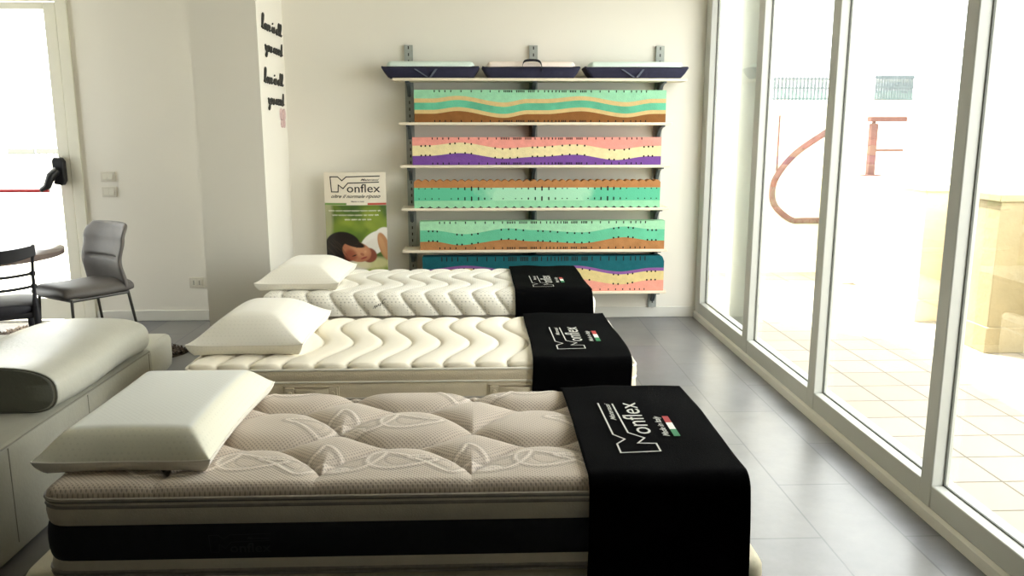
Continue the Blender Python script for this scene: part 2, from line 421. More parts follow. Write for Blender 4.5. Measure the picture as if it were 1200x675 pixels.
def railing(x0, x1, y, z0, z1, n, name, label):
    t = thing(name, ((x0+x1)/2, y, z0), label, 'railing')
    for k in range(n+1):
        x = x0+(x1-x0)*k/n; build('baluster', box(BM(), x-.011, x+.011, y-.007, y+.007, z0, z1), RAILGREY, t, smooth=0)
    b = BM()
    for z in (z0+.01, (z0+z1)/2, z1-.03): box(b, x0-.02, x1+.02, y-.008, y+.008, z, z+.018)
    build('rail', b, RAILGREY, t, smooth=0)
railing(2.93, 3.78, 8.70, 1.78, 2.02, 22, 'terrace_railing', 'grey bar railing on the far white wall, left stretch above the bent pipe')
railing(4.12, 4.50, 8.70, 1.78, 2.04, 13, 'terrace_railing', 'short grey bar railing on the far white wall above the T-shaped post')
t = thing('balcony_railing', (-6.3, 12.1, 1.14), 'low grey railing on the far wall seen through the door glass at left', 'railing')
b = BM(); box(b, -6.72, -6.36, 12.08, 12.12, 1.14, 1.22); box(b, -6.33, -5.6, 12.08, 12.12, 1.15, 1.22); build('rail', b, GASKET, t, smooth=0)
for k in range(12): build('baluster', box(BM(), -6.7+k*.1, -6.685+k*.1, 12.09, 12.11, 1.13, 1.17), RAILGREY, t, smooth=0)
pp = smoothpath([(3.66, 1.515), (3.56, 1.456), (3.25, 1.237), (3.066, .999), (3.032, .812), (3.085, .677), (3.249, .55), (3.40, .54), (3.78, .54)], 6)
b = tube(BM(), [(x, 8.545, z) for x, z in pp], .032, 10)
for x, z in ((3.25, 1.237), (3.4, .545)): tube(b, [(x, 8.545, z), (x, 8.5985, z)], .02, 8)
solo('bent_pipe', b, RUST, 'rusty brown pipe bent in a C against the far terrace wall', 'pipe')
b = BM(); box(b, 3.79, 3.855, 8.20, 8.26, 1.045, 1.54); box(b, 3.775, 4.13, 8.19, 8.27, 1.56, 1.605); tube(b, [(3.822, 8.23, 1.535), (3.822, 8.23, 1.565)], .02, 8)
t = thing('steel_post', (3.82, 8.05, 1.035), 'brown T-topped steel post with two side arms on the white terrace pier', 'post')
def sh(bm): bmesh.ops.translate(bm, verts=bm.verts, vec=(0, -.17, 0)); return bm
build('post', sh(b), RUST, t, smooth=0)
build('side_arm', sh(box(BM(), 3.84, 4.13, 8.215, 8.245, 1.27, 1.295)), RUST, t, smooth=0)
build('base_plate', sh(box(BM(), 3.72, 3.90, 8.14, 8.32, 1.034, 1.046)), RUST, t, smooth=0)
solo('thin_rod', tube(BM(), [(3.08, 8.588, 1.63), (3.08, 8.588, 1.06)], .009, 8), RUST, 'thin rusty upright rod left of the bent pipe', 'rod')

# ------------------------------------------------------------------ mattresses
def quilt_surface(name, x0, x1, y0, y1, zt, R, zb, hfun, step, m, parent, stepy=None):
    stepy = stepy or step
    ext = R*PI/2+max(zt-R-zb, 0)
    U = np.arange(x0+R-ext, x1-R+ext+step/2, step); V = np.arange(y0+R-ext, y1-R+ext+stepy/2, stepy)
    u, v = np.meshgrid(U, V, indexing='ij')
    cu = np.clip(u, x0+R, x1-R); cv = np.clip(v, y0+R, y1-R)
    du, dv = u-cu, v-cv; s = np.hypot(du, dv); sn = np.where(s < 1e-9, 1, s)
    nx, ny = du/sn, dv/sn
    ph = np.minimum(s/R, PI/2); st = np.maximum(s-R*PI/2, 0)
    h, col = hfun(u, v, s)
    x = cu+nx*(R*np.sin(ph)+h*np.sin(ph)); y = cv+ny*(R*np.sin(ph)+h*np.sin(ph))
    z = np.maximum(zt-R*(1-np.cos(ph))-st+h*np.cos(ph), zb)
    return grid_mesh(name, np.stack([x, y, z], -1), m, parent, col)

def seg_dist(px, py, pts, closed=False):
    d = np.full(px.shape, 1e3); n = len(pts)
    for i in range(n if closed else n-1):
        a = np.array(pts[i]); b = np.array(pts[(i+1) % n]); ab = b-a; L2 = ab.dot(ab) or 1e-9
        x0, x1 = min(a[0], b[0])-.02, max(a[0], b[0])+.02; y0, y1 = min(a[1], b[1])-.02, max(a[1], b[1])+.02
        k = (px > x0) & (px < x1) & (py > y0) & (py < y1)
        if not k.any(): continue
        qx, qy = px[k]-a[0], py[k]-a[1]; t = np.clip((qx*ab[0]+qy*ab[1])/L2, 0, 1)
        d[k] = np.minimum(d[k], np.hypot(qx-t*ab[0], qy-t*ab[1]))
    return d

def waves_h(p, A, Ly, ph, puff, x_off=0., sheen=None):
    """S-shaped channels running across the bed"""
    def f(u, v, s):
        xx = u-x_off-A*np.sin(2*PI*v/Ly+ph)
        slope = A*2*PI/Ly*np.cos(2*PI*v/Ly+ph)
        d = np.abs((xx/p+.5) % 1.0-.5)*p/np.sqrt(1+slope**2)
        d = np.minimum(d, .5*p)
        h = puff*(1-np.exp(-d/.016))
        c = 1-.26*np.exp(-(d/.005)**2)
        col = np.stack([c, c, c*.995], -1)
        return h-puff, col
    return f

# --- bed 1, nearest
B1 = dict(x0=-1.195, x1=.738, y0=2.10, y1=2.925)
def quilt1(u, v, s):
    p = .43; x0 = -.036
    d = np.full(u.shape, 1.0); g = np.ones(u.shape)
    t = ((u-x0)/p) % 1.0; sn = np.sin(PI*t)
    for k in range(0, 4):
        yk = 2.222+.33*k
        for amp in ((.205, -.125) if k else (.205,)):
            y = yk+amp*sn**.9
            sl = amp*PI/p*np.cos(PI*t)
            dc = np.abs(v-y)/np.sqrt(1+sl**2); d = np.minimum(d, dc); g = g*(1-np.exp(-dc/.026))
    d = np.minimum(d, np.maximum(.06-s, 0)+.02)
    h = .036*g
    # embroidered petals: pale outlines with wavy inner lines
    line = np.full(u.shape, 1.0); inner = np.full(u.shape, 1.0)
    def petal(cx, cy, L, W, ang, bend=.25):
        pts = []
        for k in range(28):
            a = 2*PI*k/28; r = 1+.10*math.cos(3*a)
            x = L*math.cos(a)*r; y = W*math.sin(a)*r*(1-.35*math.cos(a))+bend*x*x/L
            pts.append((cx+x*math.cos(ang)-y*math.sin(ang), cy+x*math.sin(ang)+y*math.cos(ang)))
        return pts
    for n in range(-3, 3):
        for k in range(0, 3):
            if k and (n+k) % 2: continue
            cx = x0+.43*n; cy = 2.222+.33*k
            for (ox, oy, L, W, an) in ((.10, .03, .095, .045, .55), (.215, .035, .10, .05, -.15), (-.09, .035, .09, .04, 2.55), (.0, .10, .06, .045, 1.5)):
                P = petal(cx+ox, cy+oy, L, W, an)
                line = np.minimum(line, seg_dist(u, v, P, True))
                P2 = petal(cx+ox*1.05, cy+oy, L*.55, W*.5, an+.15, .5)
                inner = np.minimum(inner, seg_dist(u, v, P2, True))
            for r in (.018, .030):
                line = np.minimum(line, seg_dist(u, v, [(cx+.05+r*math.cos(q), cy-.025+r*.6*math.sin(q)) for q in np.linspace(0, 2*PI, 12)], True))
    h = h+.0026*np.exp(-(line/.007)**2)-.0012*np.exp(-(inner/.003)**2)
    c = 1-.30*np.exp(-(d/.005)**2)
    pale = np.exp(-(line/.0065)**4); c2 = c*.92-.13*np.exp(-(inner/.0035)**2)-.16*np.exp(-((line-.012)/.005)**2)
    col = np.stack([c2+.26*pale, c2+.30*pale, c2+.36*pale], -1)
    return (h-.034)*np.clip(1.25-s/.06, 0, 1), col

def mattress1():
    b = B1; r = .07
    t = thing('mattress', (-.23, 2.51, .272), 'nearest mattress, beige damask quilted top with grey piping and black border band', 'mattress')
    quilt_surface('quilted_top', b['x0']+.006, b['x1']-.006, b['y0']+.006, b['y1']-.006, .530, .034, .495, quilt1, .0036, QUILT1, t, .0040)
    X = (b['x0'], b['x1'], b['y0'], b['y1'])
    m = BM(); rings_rect(m, *X, r, [(.424, .0), (.432, .004), (.455, .007), (.475, .006), (.490, .004), (.497, -.002)], False)
    rings_rect(m, *X, r, [(.275, -.004), (.283, .003), (.300, .007), (.323, .002)], False)
    rings_rect(m, *[X[0]+.01, X[1]-.01, X[2]+.01, X[3]-.01], r, [(.274, 0), (.2741, -.2)], True)
    build('border', m, BORDERW, t)
    m = BM(); rings_rect(m, *X, r, [(.322, .001), (.332, .006), (.350, .009), (.373, .010), (.396, .009), (.415, .006), (.425, .001)], False)
    bd = build('border_band', m, BORDERD, t)
    m = BM()
    for z, rad in ((.497, .0075), (.479, .006)): ring_tube(m, X[0]-.002, X[1]+.002, X[2]-.002, X[3]+.002, r, z, rad)
    for z, rad in ((.291, .006), (.279, .005)): ring_tube(m, X[0]-.004, X[1]+.004, X[2]-.004, X[3]+.004, r, z, rad)
    build('piping', m, PIPING, t)
    m = BM(); pl = lambda a, bb: (-.745+.165*a, b['y0']-.0125, .347+.165*bb)
    logo(m, pl, .165, .165, False)
    build('band_logo', m, BORDERLOGO, bd, smooth=0)

MOUT = [(0, .303), (.155, .303), (.239, .226), (.329, .303), (1.0, .320), (1.0, .312)]
def logo(bm, place, sx, sy, extra=True, w=.011, bold=.012):
    """outlined M running into two long rules, then the rest of the word"""
    M = [(.98, .195), (.361, .178), (.258, .068), (.164, .139), (.155, 0), (.019, 0), (0, .303), (.155, .303), (.239, .226), (.329, .303), (1.0, .318)]
    add_stroke(bm, M, w*sx, place, 0, False, sx, sy)
    add_text(bm, 'onflex', place, .335, 1.0, -.012, .158, 0, bold=bold)
    add_text(bm, 'Materassi', place, .615, .985, .222, .266, 0, shear=.5, bold=.01)

def base(name, x0, x1, y0, y1, z1, m, label):
    t = BM(); rings_rect(t, x0, x1, y0, y1, .06, [(0, -.012), (.02, -.003), (.06, 0), (z1-.05, .002), (z1-.025, 0), (z1-.008, -.010), (z1, -.024)])
    return solo(name, t, m, label, 'bed base')
base('bed_base', -1.285, .80, 2.112, 2.955, .272, BASEM, 'cream upholstered bed base under the nearest mattress with black border band')
mattress1()

# --- bed 2, middle
B2 = dict(x0=-1.275, x1=.665, y0=3.41, y1=4.33)
def mattress2():
    b = B2; r = .06; X = (b['x0'], b['x1'], b['y0'], b['y1'])
    t = thing('mattress', (-.3, 3.87, .25), 'middle mattress, ivory with S-wave quilting and side handles, behind the nearest one', 'mattress')
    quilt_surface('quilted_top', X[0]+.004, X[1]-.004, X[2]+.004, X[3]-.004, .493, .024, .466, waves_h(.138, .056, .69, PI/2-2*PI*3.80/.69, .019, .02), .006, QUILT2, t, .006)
    m = BM(); rings_rect(m, *X, r, [(.412, -.003), (.418, .004), (.440, .008), (.458, .006), (.468, -.001)], False)
    rings_rect(m, *X, r, [(.252, -.02), (.262, .0), (.30, .005), (.38, .006), (.405, .003), (.413, -.003)], False)
    build('border', m, SIDE2, t)
    m = BM(); ring_tube(m, X[0]-.001, X[1]+.001, X[2]-.001, X[3]+.001, r, .468, .006); ring_tube(m, X[0]-.003, X[1]+.003, X[2]-.003, X[3]+.003, r, .415, .005)
    build('piping', m, QUILT2 if False else BASEW, t)
    for xa, xb in ((-.853, -.617), (.019, .257)):
        m = BM(); y = X[2]-.006
        box(m, xa, xb, y-.004, y+.004, .338, .345); box(m, xa, xb, y-.004, y+.004, .393, .400)
        box(m, xa, xa+.008, y-.004, y+.004, .338, .400); box(m, xb-.008, xb, y-.004, y+.004, .338, .400)
        box(m, xa+.008, xa+.046, y-.007, y+.004, .345, .393); box(m, xb-.046, xb-.008, y-.007, y+.004, .345, .393)
        pts = [(xa+.046+(xb-xa-.092)*k/10, y-.006-.010*math.sin(PI*k/10), .369) for k in range(11)]
        loft(m, [[(p[0], p[1]-.002, .350), (p[0], p[1]+.002, .350), (p[0], p[1]+.002, .388), (p[0], p[1]-.002, .388)] for p in pts])
        for cx in (xa+.027, xb-.027): tube(m, [(cx, y-.010, .369), (cx, y-.004, .369)], .009, 12)
        build('handle', m, SIDE2, t, bevel=.0015)
base('bed_base', -1.285, .672, 3.422, 4.345, .252, BASEM, 'cream upholstered bed base under the middle ivory mattress')
mattress2()

# --- bed 3, farthest
B3 = dict(x0=-1.325, x1=.676, y0=4.745, y1=5.70)
def mattress3():
    b = B3; X = (b['x0'], b['x1'], b['y0'], b['y1'])
    t = thing('mattress', (-.32, 5.22, .385), 'farthest mattress, white knit with S-wave quilting wrapping over rounded edges', 'mattress')
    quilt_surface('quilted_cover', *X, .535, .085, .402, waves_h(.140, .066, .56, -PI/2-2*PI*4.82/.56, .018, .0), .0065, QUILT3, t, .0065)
    m = BM(); rings_rect(m, X[0]+.01, X[1]-.01, X[2]+.01, X[3]-.01, .075, [(.387, -.02), (.387, -.004), (.396, 0), (.404, -.004), (.405, -.02)])
    build('bottom_panel', m, PIPING, t)
    # stitched word mark and tag fold on the front side
    m = BM(); y = X[2]-.004
    def pl(a, bb): return (-.645+a*.070+bb*.01, y-.010, .440+bb*.038+a*.035)
    for pts in ([(.0, .2), (.1, .6), (.2, .1), (.25, .5), (.35, .2), (.4, .6), (.5, .2)], [(.55, .6), (.62, .1), (.7, .5), (.66, .2)], [(.95, .9), (.75, .8), (.78, .3), (1.0, .4)]):
        add_stroke(m, smoothpath(pts, 4), .0035, pl, 0, False, .07, .038)
    build('word_mark', m, LETTER, t, smooth=0)
base('bed_base', -1.325, .668, 4.765, 5.69, .387, BASEW, 'white upholstered bed base under the farthest mattress')
mattress3()

# ------------------------------------------------------------------ black display cloths
def towel(b, xa, xb, zt, R, zlow, seed, label, lg, flg):
    rnd = np.random.RandomState(seed); f = rnd.rand(8)*2*PI
    y0, y1 = b['y0'], b['y1']; e = .012
    lf = zt-R-zlow; lb = .16
    nu = 50; U = np.linspace(0, 1, nu)
    V = np.concatenate([np.linspace(y0+R-R*PI/2-lf, y0+R-R*PI/2, 40)[:-1], np.linspace(y0+R-R*PI/2, y0+R, 9)[:-1], np.linspace(y0+R, y1-R, 44)[:-1], np.linspace(y1-R, y1-R+R*PI/2, 9)[:-1], np.linspace(y1-R+R*PI/2, y1-R+R*PI/2+lb, 10)])
    u, v = np.meshgrid(U, V, indexing='ij')
    cv = np.clip(v, y0+R, y1-R); dv = v-cv; s = np.abs(dv); sg = np.sign(dv)
    ph = np.minimum(s/R, PI/2); st = np.maximum(s-R*PI/2, 0)
    wr = .0022*(np.sin(u*7+v*5+f[0])+np.sin(u*13-v*9+f[1])*.6+np.sin(v*23+u*4+f[2])*.35)
    hang = np.minimum(st/.2, 1)*(.006*np.sin(u*9+f[3]+st*3)+.004*np.sin(u*17+f[4]))
    o = e+wr+.002+np.maximum(hang+.006*np.minimum(st/.1, 1), 0)
    skew = .010*np.sin(v*3.1+f[5])+.006*np.sin(v*7+f[6])
    x = xa+(xb-xa)*u+skew*(.4+.6*u)+np.where(sg < 0, .012*np.minimum(st/.25, 1)*(u-.3), 0)
    y = cv+sg*(R+o)*np.sin(ph); z = zt-R*(1-np.cos(ph))+o*np.cos(ph)-st
    t = thing('display_cloth', ((xa+xb)/2, (y0+y1)/2, zt), label, 'cloth', 'black logo cloths over the foot of each mattress')
    c = grid_mesh('cloth', np.stack([x, y, z], -1), TOWEL, t)
    md = c.modifiers.new('thick', 'SOLIDIFY'); md.thickness = .003; md.offset = 1
    zz = zt+e+.009
    lx, ly0, ly1, hx = lg                           # x of the M foot line, y range along the reading direction, letter scale across
    sx = ly1-ly0; sy = hx
    pl = lambda a, bb: (lx-hx*bb, ly0+sx*a, zz)
    m = BM(); logo(m, pl, sx, sy, w=.012, bold=.0)
    fx0, fx1, fy0, fy1 = flg
    q = (fy1-fy0)/3
    for k, mi in ((0, 1), (1, 2), (2, 3)):
        add_quad(m, fx0, fx1, fy0+q*k, fy0+q*(k+1), lambda a, bb: (a, bb, zz), mi)
    add_text(m, 'Made in Italy', lambda a, bb: (fx0-.006-.026*bb, fy0+(fy1-fy0)*a, zz), 0, 1, 0, 1, 0, shear=.3, bold=.01)
    build('logo', m, [LOGOW, GREEN, WHITE, RED], t, smooth=0)
towel(B1, .283, .722, .530, .034, .10, 1, 'black display cloth draped over the nearest mattress, largest white logo', (.516, 2.250, 2.695, .39), (.583, .603, 2.377, 2.555))
towel(B2, .212, .640, .493, .030, .10, 2, 'black display cloth draped over the middle ivory mattress', (.457, 3.550, 3.965, .41), (.524, .545, 3.686, 3.882))
towel(B3, .185, .636, .535, .085, .20, 3, 'black display cloth draped over the farthest white mattress', (.424, 4.828, 5.204, .40), (.482, .503, 4.963, 5.137))

# ------------------------------------------------------------------ pillows
def pillow(cx, cy, z0, W, Lg, T, label, ramp=.11, plate=False, rz=0., crown=.012):
    t = thing('pillow', (cx, cy, z0), label, 'pillow', 'white pillows at the head of each mattress', rz)
    n, k = 60, 80
    def sheet(top):
        a = np.linspace(-1, 1, n); b = np.linspace(-1, 1, k)
        a = np.sign(a)*(1-(1-np.abs(a))**1.6); b = np.sign(b)*(1-(1-np.abs(b))**1.6)
        A, B = np.meshgrid(a, b, indexing='ij')
        pin = .020*(1-B**2); pin2 = .020*(1-A**2)      # sides drawn in between pointed corners
        x = A*(W/2-pin*np.abs(A)); y = B*(Lg/2-pin2*np.abs(B))
        dx = (1-np.abs(A))*W/2; dy = (1-np.abs(B))*Lg/2
        fx = np.sin(np.minimum(dx/ramp, 1)*PI/2)**.8; fy = np.sin(np.minimum(dy/ramp, 1)*PI/2)**.8
        f = np.minimum(fx, fy)*.55+fx*fy*.45
        seam = T*.30+.010*(np.abs(A)*np.abs(B))**4
        if top: z = seam+(T-seam)*f+crown*(1-A**2)*(1-B**2)
        else: z = seam-(seam)*np.minimum(1, np.minimum(dx, dy)/.022)**.6
        return x, y, z, f
    x, y, z, f = sheet(True)
    c = np.ones((*x.shape, 3), np.float32)
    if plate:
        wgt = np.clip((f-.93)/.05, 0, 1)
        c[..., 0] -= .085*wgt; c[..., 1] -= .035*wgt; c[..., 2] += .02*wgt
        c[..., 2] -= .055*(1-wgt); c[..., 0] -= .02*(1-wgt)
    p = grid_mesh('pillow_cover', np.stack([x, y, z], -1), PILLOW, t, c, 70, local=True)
    x, y, z, f = sheet(False)
    grid_mesh('pillow_underside', np.stack([x[:, ::-1], y[:, ::-1], z[:, ::-1]], -1), PILLOW, t, np.ones((*x.shape, 3), np.float32), 70, local=True)
    m = BM(); n0 = 40
    X0, Y0, Z0, _ = sheet(True)
    loop = [(X0[i, 0], Y0[i, 0], Z0[i, 0]) for i in range(n)]+[(X0[-1, j], Y0[-1, j], Z0[-1, j]) for j in range(1, k)]+[(X0[i, -1], Y0[i, -1], Z0[i, -1]) for i in range(n-2, -1, -1)]+[(X0[0, j], Y0[0, j], Z0[0, j]) for j in range(k-2, -1, -1)]
    tube(m, loop, .0028, 6); build('seam_piping', m, BASEW, t, local=True)
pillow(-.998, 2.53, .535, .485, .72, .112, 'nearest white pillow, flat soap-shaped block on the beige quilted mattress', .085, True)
pillow(-1.050, 3.895, .4945, .51, .70, .145, 'middle plump ivory pillow with pointed corners on the S-wave ivory mattress', .20, False, crown=.02)
pillow(-1.105, 5.20, .536, .50, .72, .125, 'farthest cream pillow on the white dotted mattress by the column', .17, False, crown=.015)

# ------------------------------------------------------------------ wall shelving with foam cores
UP = [-.545, .392, 1.352]
SHZ = [1.838, 1.522, 1.211, .893, .576, .252]
for i, (x, nm) in enumerate(zip(UP, ('left', 'middle', 'right'))):
    m = BM(); x0, x1 = x-.031, x+.031
    box(m, x0, x1, YB-.006, YB-.001, .085, 2.10); box(m, x0, x0+.008, YB-.028, YB-.001, .085, 2.10); box(m, x1-.008, x1, YB-.028, YB-.001, .085, 2.10)
    box(m, x0+.007, x1-.007, YB-.028, YB-.024, .085, 2.10)
    for z in np.arange(.12, 2.09, .05):
        box(m, x-.004, x+.004, YB-.0285, YB-.0275, z, z+.022, 1)
    solo('shelf_upright', m, [STEEL, HOLE], '%s grey slotted steel upright of the wall shelving' % {'left': 'leftmost', 'middle': 'middle', 'right': 'rightmost'}[nm], 'upright', 'steel uprights of the wall shelving', smooth=0)
lab = ['topmost cream shelf board carrying the three navy bags', 'second cream shelf board from the top, under the brown and mint core', 'third cream shelf board from the top, under the pink and purple core',
       'fourth cream shelf board from the top, under the brown-topped mint core', 'fifth cream shelf board from the top, under the two-tone green core', 'lowest cream shelf board, under the dark teal core']
for i, z in enumerate(SHZ):
    xa, xb = (-.645, 1.509) if i == 0 else (-.604, 1.407)
    t = thing('wall_shelf', ((xa+xb)/2, YB, z), lab[i], 'shelf', 'shelves of the foam core display')
    build('shelf_board', box(BM(), xa, xb, 6.165, YB-.03, z-.010, z+.010), BOARD, t, bevel=.003)
    for x in UP:
        m = BM(); yb, zt = YB-.028, z-.010
        prof = [(yb, zt), (6.20, zt), (6.20, zt-.012)]+[(6.20+(yb-.02-6.20)*q/8, zt-.014-.085*(q/8)**3) for q in range(1, 9)]+[(yb-.02, zt-.105), (yb, zt-.105)]
        prism(m, prof, 'x', x-.013, x+.013)
        build('bracket', m, STEELD, t, bevel=.002)

def interp(keys, x):
    """smooth curve through (position, value) keys"""
    kx = np.array([k[0] for k in keys]); kv = np.array([k[1] for k in keys]); i = np.clip(np.searchsorted(kx, x)-1, 0, len(kx)-2)
    t = np.clip((x-kx[i])/(kx[i+1]-kx[i]), 0, 1); t = t*t*(3-2*t)
    return kv[i]+(kv[i+1]-kv[i])*t

def foam_core(x0, x1, z0, z1, layers, marks, label, y0=6.178, y1=6.28, tops=None, fillet=False):
    """layers bottom to top: (material, part label, upper boundary keys)"""
    H = z1-z0; W = x1-x0
    t = thing('foam_core', ((x0+x1)/2, (y0+y1)/2, z0), label, 'foam core', 'cut-open foam mattress cores on the shelves')
    xs = np.linspace(0, 1, 221); low = np.zeros_like(xs)
    for li, (m, pl, keys) in enumerate(layers):
        hi = interp(keys, xs) if keys else np.ones_like(xs)
        if li == len(layers)-1:
            hi = np.ones_like(xs)
            if tops is not None: hi = tops(xs)
            if fillet: hi = hi-.16*np.maximum(0, (xs-.985)/.015)**2.5
        bm = BM()
        rings = [[(x0+W*x, y0, z0+H*a), (x0+W*x, y1, z0+H*a), (x0+W*x, y1, z0+H*b), (x0+W*x, y0, z0+H*b)] for x, a, b in zip(xs, low, hi)]
        loft(bm, rings)
        fl = marks.get(li, [])
        for (px, pz, w, h) in fl:                       # slits and punched channels on the cut face
            xx, zz = x0+W*px, z0+H*pz
            prism(bm, [(xx-w/2, zz-h/2+w/3), (xx, zz-h/2), (xx+w/2, zz-h/2+w/3), (xx+w/2, zz+h/2-w/3), (xx, zz+h/2), (xx-w/2, zz+h/2-w/3)], 'y', y0-.0012, y0+.002, 1)
        o = build('foam_layer', bm, [m, HOLE], t, smooth=25)
        o['label'] = pl
        low = hi
TICK = [.08, .10, .122, .145, .185, .225, .265, .30, .335, .355, .362, .369, .376, .385, .405, .412, .419, .426, .433, .452, .459, .466, .473, .49, .515, .53, .545, .56, .573, .585, .592, .599, .617, .624, .631, .638, .658, .665, .672, .679, .70, .735, .77, .80, .83, .86, .88, .90, .92]
def ticks(z, h, w=.0075): return [(p, z, w, h) for p in TICK]
def along(keys, ps, dz=0, w=.012, h=.016): return [(p, float(interp(keys, np.array([p]))[0])+dz, w, h) for p in ps]
def wob(keys, d): return [(k, v+d) for k, v in keys]
def foam(name, c, am=.12, sc=26): return mat(name, c, .95, spec=.1, noise=(sc, am), bump=(150, .25))
# 1: brown / cream / teal / cream / mint
wk = [(0, 0), (.07, 0), (.17, .086), (.355, -.125), (.45, -.01), (.52, -.01), (.66, .080), (.84, -.11), (.95, 0), (1, 0)]
foam_core(-.493, 1.360, 1.532, 1.764, [
    (foam('brown foam', '#8f6036'), 'brown foam layer', [(a, .265+v) for a, v in wk]),
    (foam('cream foam a', '#d8bd86'), 'lower cream foam layer', [(a, .385+v) for a, v in wk]),
    (foam('teal rebonded foam', '#6cc3a0', .30, 9), 'mottled teal foam layer', [(a, .605+v) for a, v in wk]),
    (foam('cream foam b', '#d8bd86'), 'upper cream foam layer', [(a, .735+v*.95) for a, v in wk]),
    (foam('mint foam a', '#9ad4ae'), 'mint foam layer', None)],
    {0: ticks(.04, .016), 4: ticks(.96, .018)}, 'foam core on the second shelf, brown base under teal and mint waves')
# 2: purple / cream / salmon
w2 = [(0, .33), (.07, .335), (.19, .43), (.37, .23), (.5, .295), (.65, .37), (.82, .175), (.95, .31), (1, .31)]
w3 = [(0, .70), (.07, .71), (.19, .81), (.37, .60), (.5, .66), (.65, .74), (.82, .555), (.95, .68), (1, .69)]
ed = [.035, .052, .07, .93, .948, .965]; md_ = [.15, .17, .21, .235, .33, .36, .39, .42, .48, .50, .53, .56, .60, .63, .66, .69, .79, .81, .85, .87]
foam_core(-.513, 1.335, 1.222, 1.424, [
    (foam('purple foam', '#7c52a0'), 'purple foam layer', w2), (foam('cream foam c', '#efdfae'), 'cream foam layer', w3), (foam('salmon foam', '#f0a094'), 'salmon pink foam layer', None)],
    {0: ticks(.05, .018), 1: along(w2, ed+md_, .012)+along(w3, ed+md_, -.02), 2: ticks(.955, .018)}, 'foam core on the third shelf, salmon pink over cream over purple')
# 3: mint / teal mottled / brown convoluted top
hp = [(.02, .010), (.045, .010), (.072, .012), (.10, .010), (.15, .010), (.178, .018), (.205, .026), (.232, .036), (.26, .026), (.285, .018), (.312, .010), (.36, .010), (.41, .010), (.435, .010), (.462, .018), (.49, .026), (.517, .036), (.545, .026), (.572, .018), (.60, .010), (.62, .010), (.66, .010), (.705, .012), (.732, .018), (.758, .026), (.785, .036), (.81, .026), (.837, .018), (.862, .010), (.91, .010), (.937, .010), (.963, .010), (.985, .010)]
def teal_zones(name):
    m = mat(name, '#8fd8ae', .95, spec=.1, attr=False, bump=(150, .25)); nt = m.node_tree; N = nt.nodes; L = nt.links
    tc = N.new('ShaderNodeTexCoord'); sp = N.new('ShaderNodeSeparateXYZ'); L.new(tc.outputs['Object'], sp.inputs[0])
    nz = N.new('ShaderNodeTexNoise'); nz.inputs['Scale'].default_value = 7; nz.inputs['Detail'].default_value = 6; L.new(tc.outputs['Object'], nz.inputs[0])
    ab = N.new('ShaderNodeMath'); ab.operation = 'ABSOLUTE'; L.new(sp.outputs[0], ab.inputs[0])
    ad = N.new('ShaderNodeMath'); ad.operation = 'ADD'; L.new(ab.outputs[0], ad.inputs[0])
    sc = N.new('ShaderNodeMath'); sc.operation = 'MULTIPLY'; sc.inputs[1].default_value = .35; L.new(nz.outputs[0], sc.inputs[0]); L.new(sc.outputs[0], ad.inputs[1])
    r = N.new('ShaderNodeValToRGB'); r.color_ramp.elements[0].position = .52; r.color_ramp.elements[1].position = .64
    r.color_ramp.elements[0].color = (*lin('#a6dcba'), 1); r.color_ramp.elements[1].color = (*lin('#62bf9a'), 1)
    L.new(ad.outputs[0], r.inputs[0]); L.new(r.outputs[0], N['Principled BSDF'].inputs['Base Color']); return m
foam_core(-.508, 1.338, .903, 1.112, [
    (foam('mint foam b', '#98d8ae'), 'light mint foam layer with scalloped foot', [(0, .26), (1, .26)]), (teal_zones('teal mint foam'), 'mottled teal and mint foam layer', [(0, .72), (1, .72)]), (foam('tan foam', '#b88252'), 'brown convoluted foam layer', None)],
    {0: [(p, .012, .036, .020) for p in np.arange(.03, .99, .034)], 1: [(p, .33, .007+h*.1, h) for p, h in hp]+[(p, .69, .007+h*.1, h) for p, h in hp]},
    'foam core on the fourth shelf, brown egg-crate top over mint with two rows of holes', tops=lambda x:   .92+.08*np.abs(np.sin(x*PI*34)))
# 4: brown / teal / mint
w4 = [(0, .29), (.05, .30), (.16, .17), (.36, .36), (.46, .29), (.66, .22), (.835, .42), (.95, .30), (1, .30)]
w5 = [(0, .69), (.05, .69), (.18, .555), (.36, .75), (.46, .69), (.66, .60), (.835, .80), (.95, .70), (1, .70)]
foam_core(-.470, 1.382, .586, .802, [
    (foam('tan rebonded foam', '#b98455', .25, 14), 'brown speckled foam layer', w4), (foam('teal foam', '#6cc6a0', .14, 10), 'teal foam layer', w5), (foam('pale mint foam', '#a5dcb4'), 'pale mint foam layer', None)],
    {0: ticks(.06, .018), 1: along(w4, ed+md_, .02)+along(w5, ed+md_, -.03), 2: ticks(.955, .020)}, 'foam core on the fifth shelf, pale mint over teal over speckled brown')
# 5: salmon / cream / purple / dark teal
w6 = [(0, .30), (.18, .42), (.38, .22), (.626, .36), (.818, .19), (.95, .31), (1, .31)]
w7 = [(0, .56), (.18, .67), (.38, .52), (.626, .66), (.818, .475), (.95, .57), (1, .57)]
w8 = [(0, .64), (.18, .745), (.38, .60), (.626, .735), (.818, .555), (.95, .66), (1, .66)]
foam_core(-.456, 1.386, .262, .534, [
    (foam('salmon foam b', '#f0a392'), 'salmon pink foam layer', w6), (foam('cream foam d', '#e2cd92'), 'cream foam layer', w7), (foam('mauve foam', '#8d5fa0'), 'thin mauve foam layer', w8), (foam('petrol foam', '#22646e', .15), 'dark teal foam layer', None)],
    {0: ticks(.05, .016), 1: along(w6, ed+md_, .01)+along(w7, ed+md_, -.01), 3: ticks(.93, .036, .008)}, 'foam core on the lowest shelf, dark teal top over mauve, cream and salmon', fillet=True)

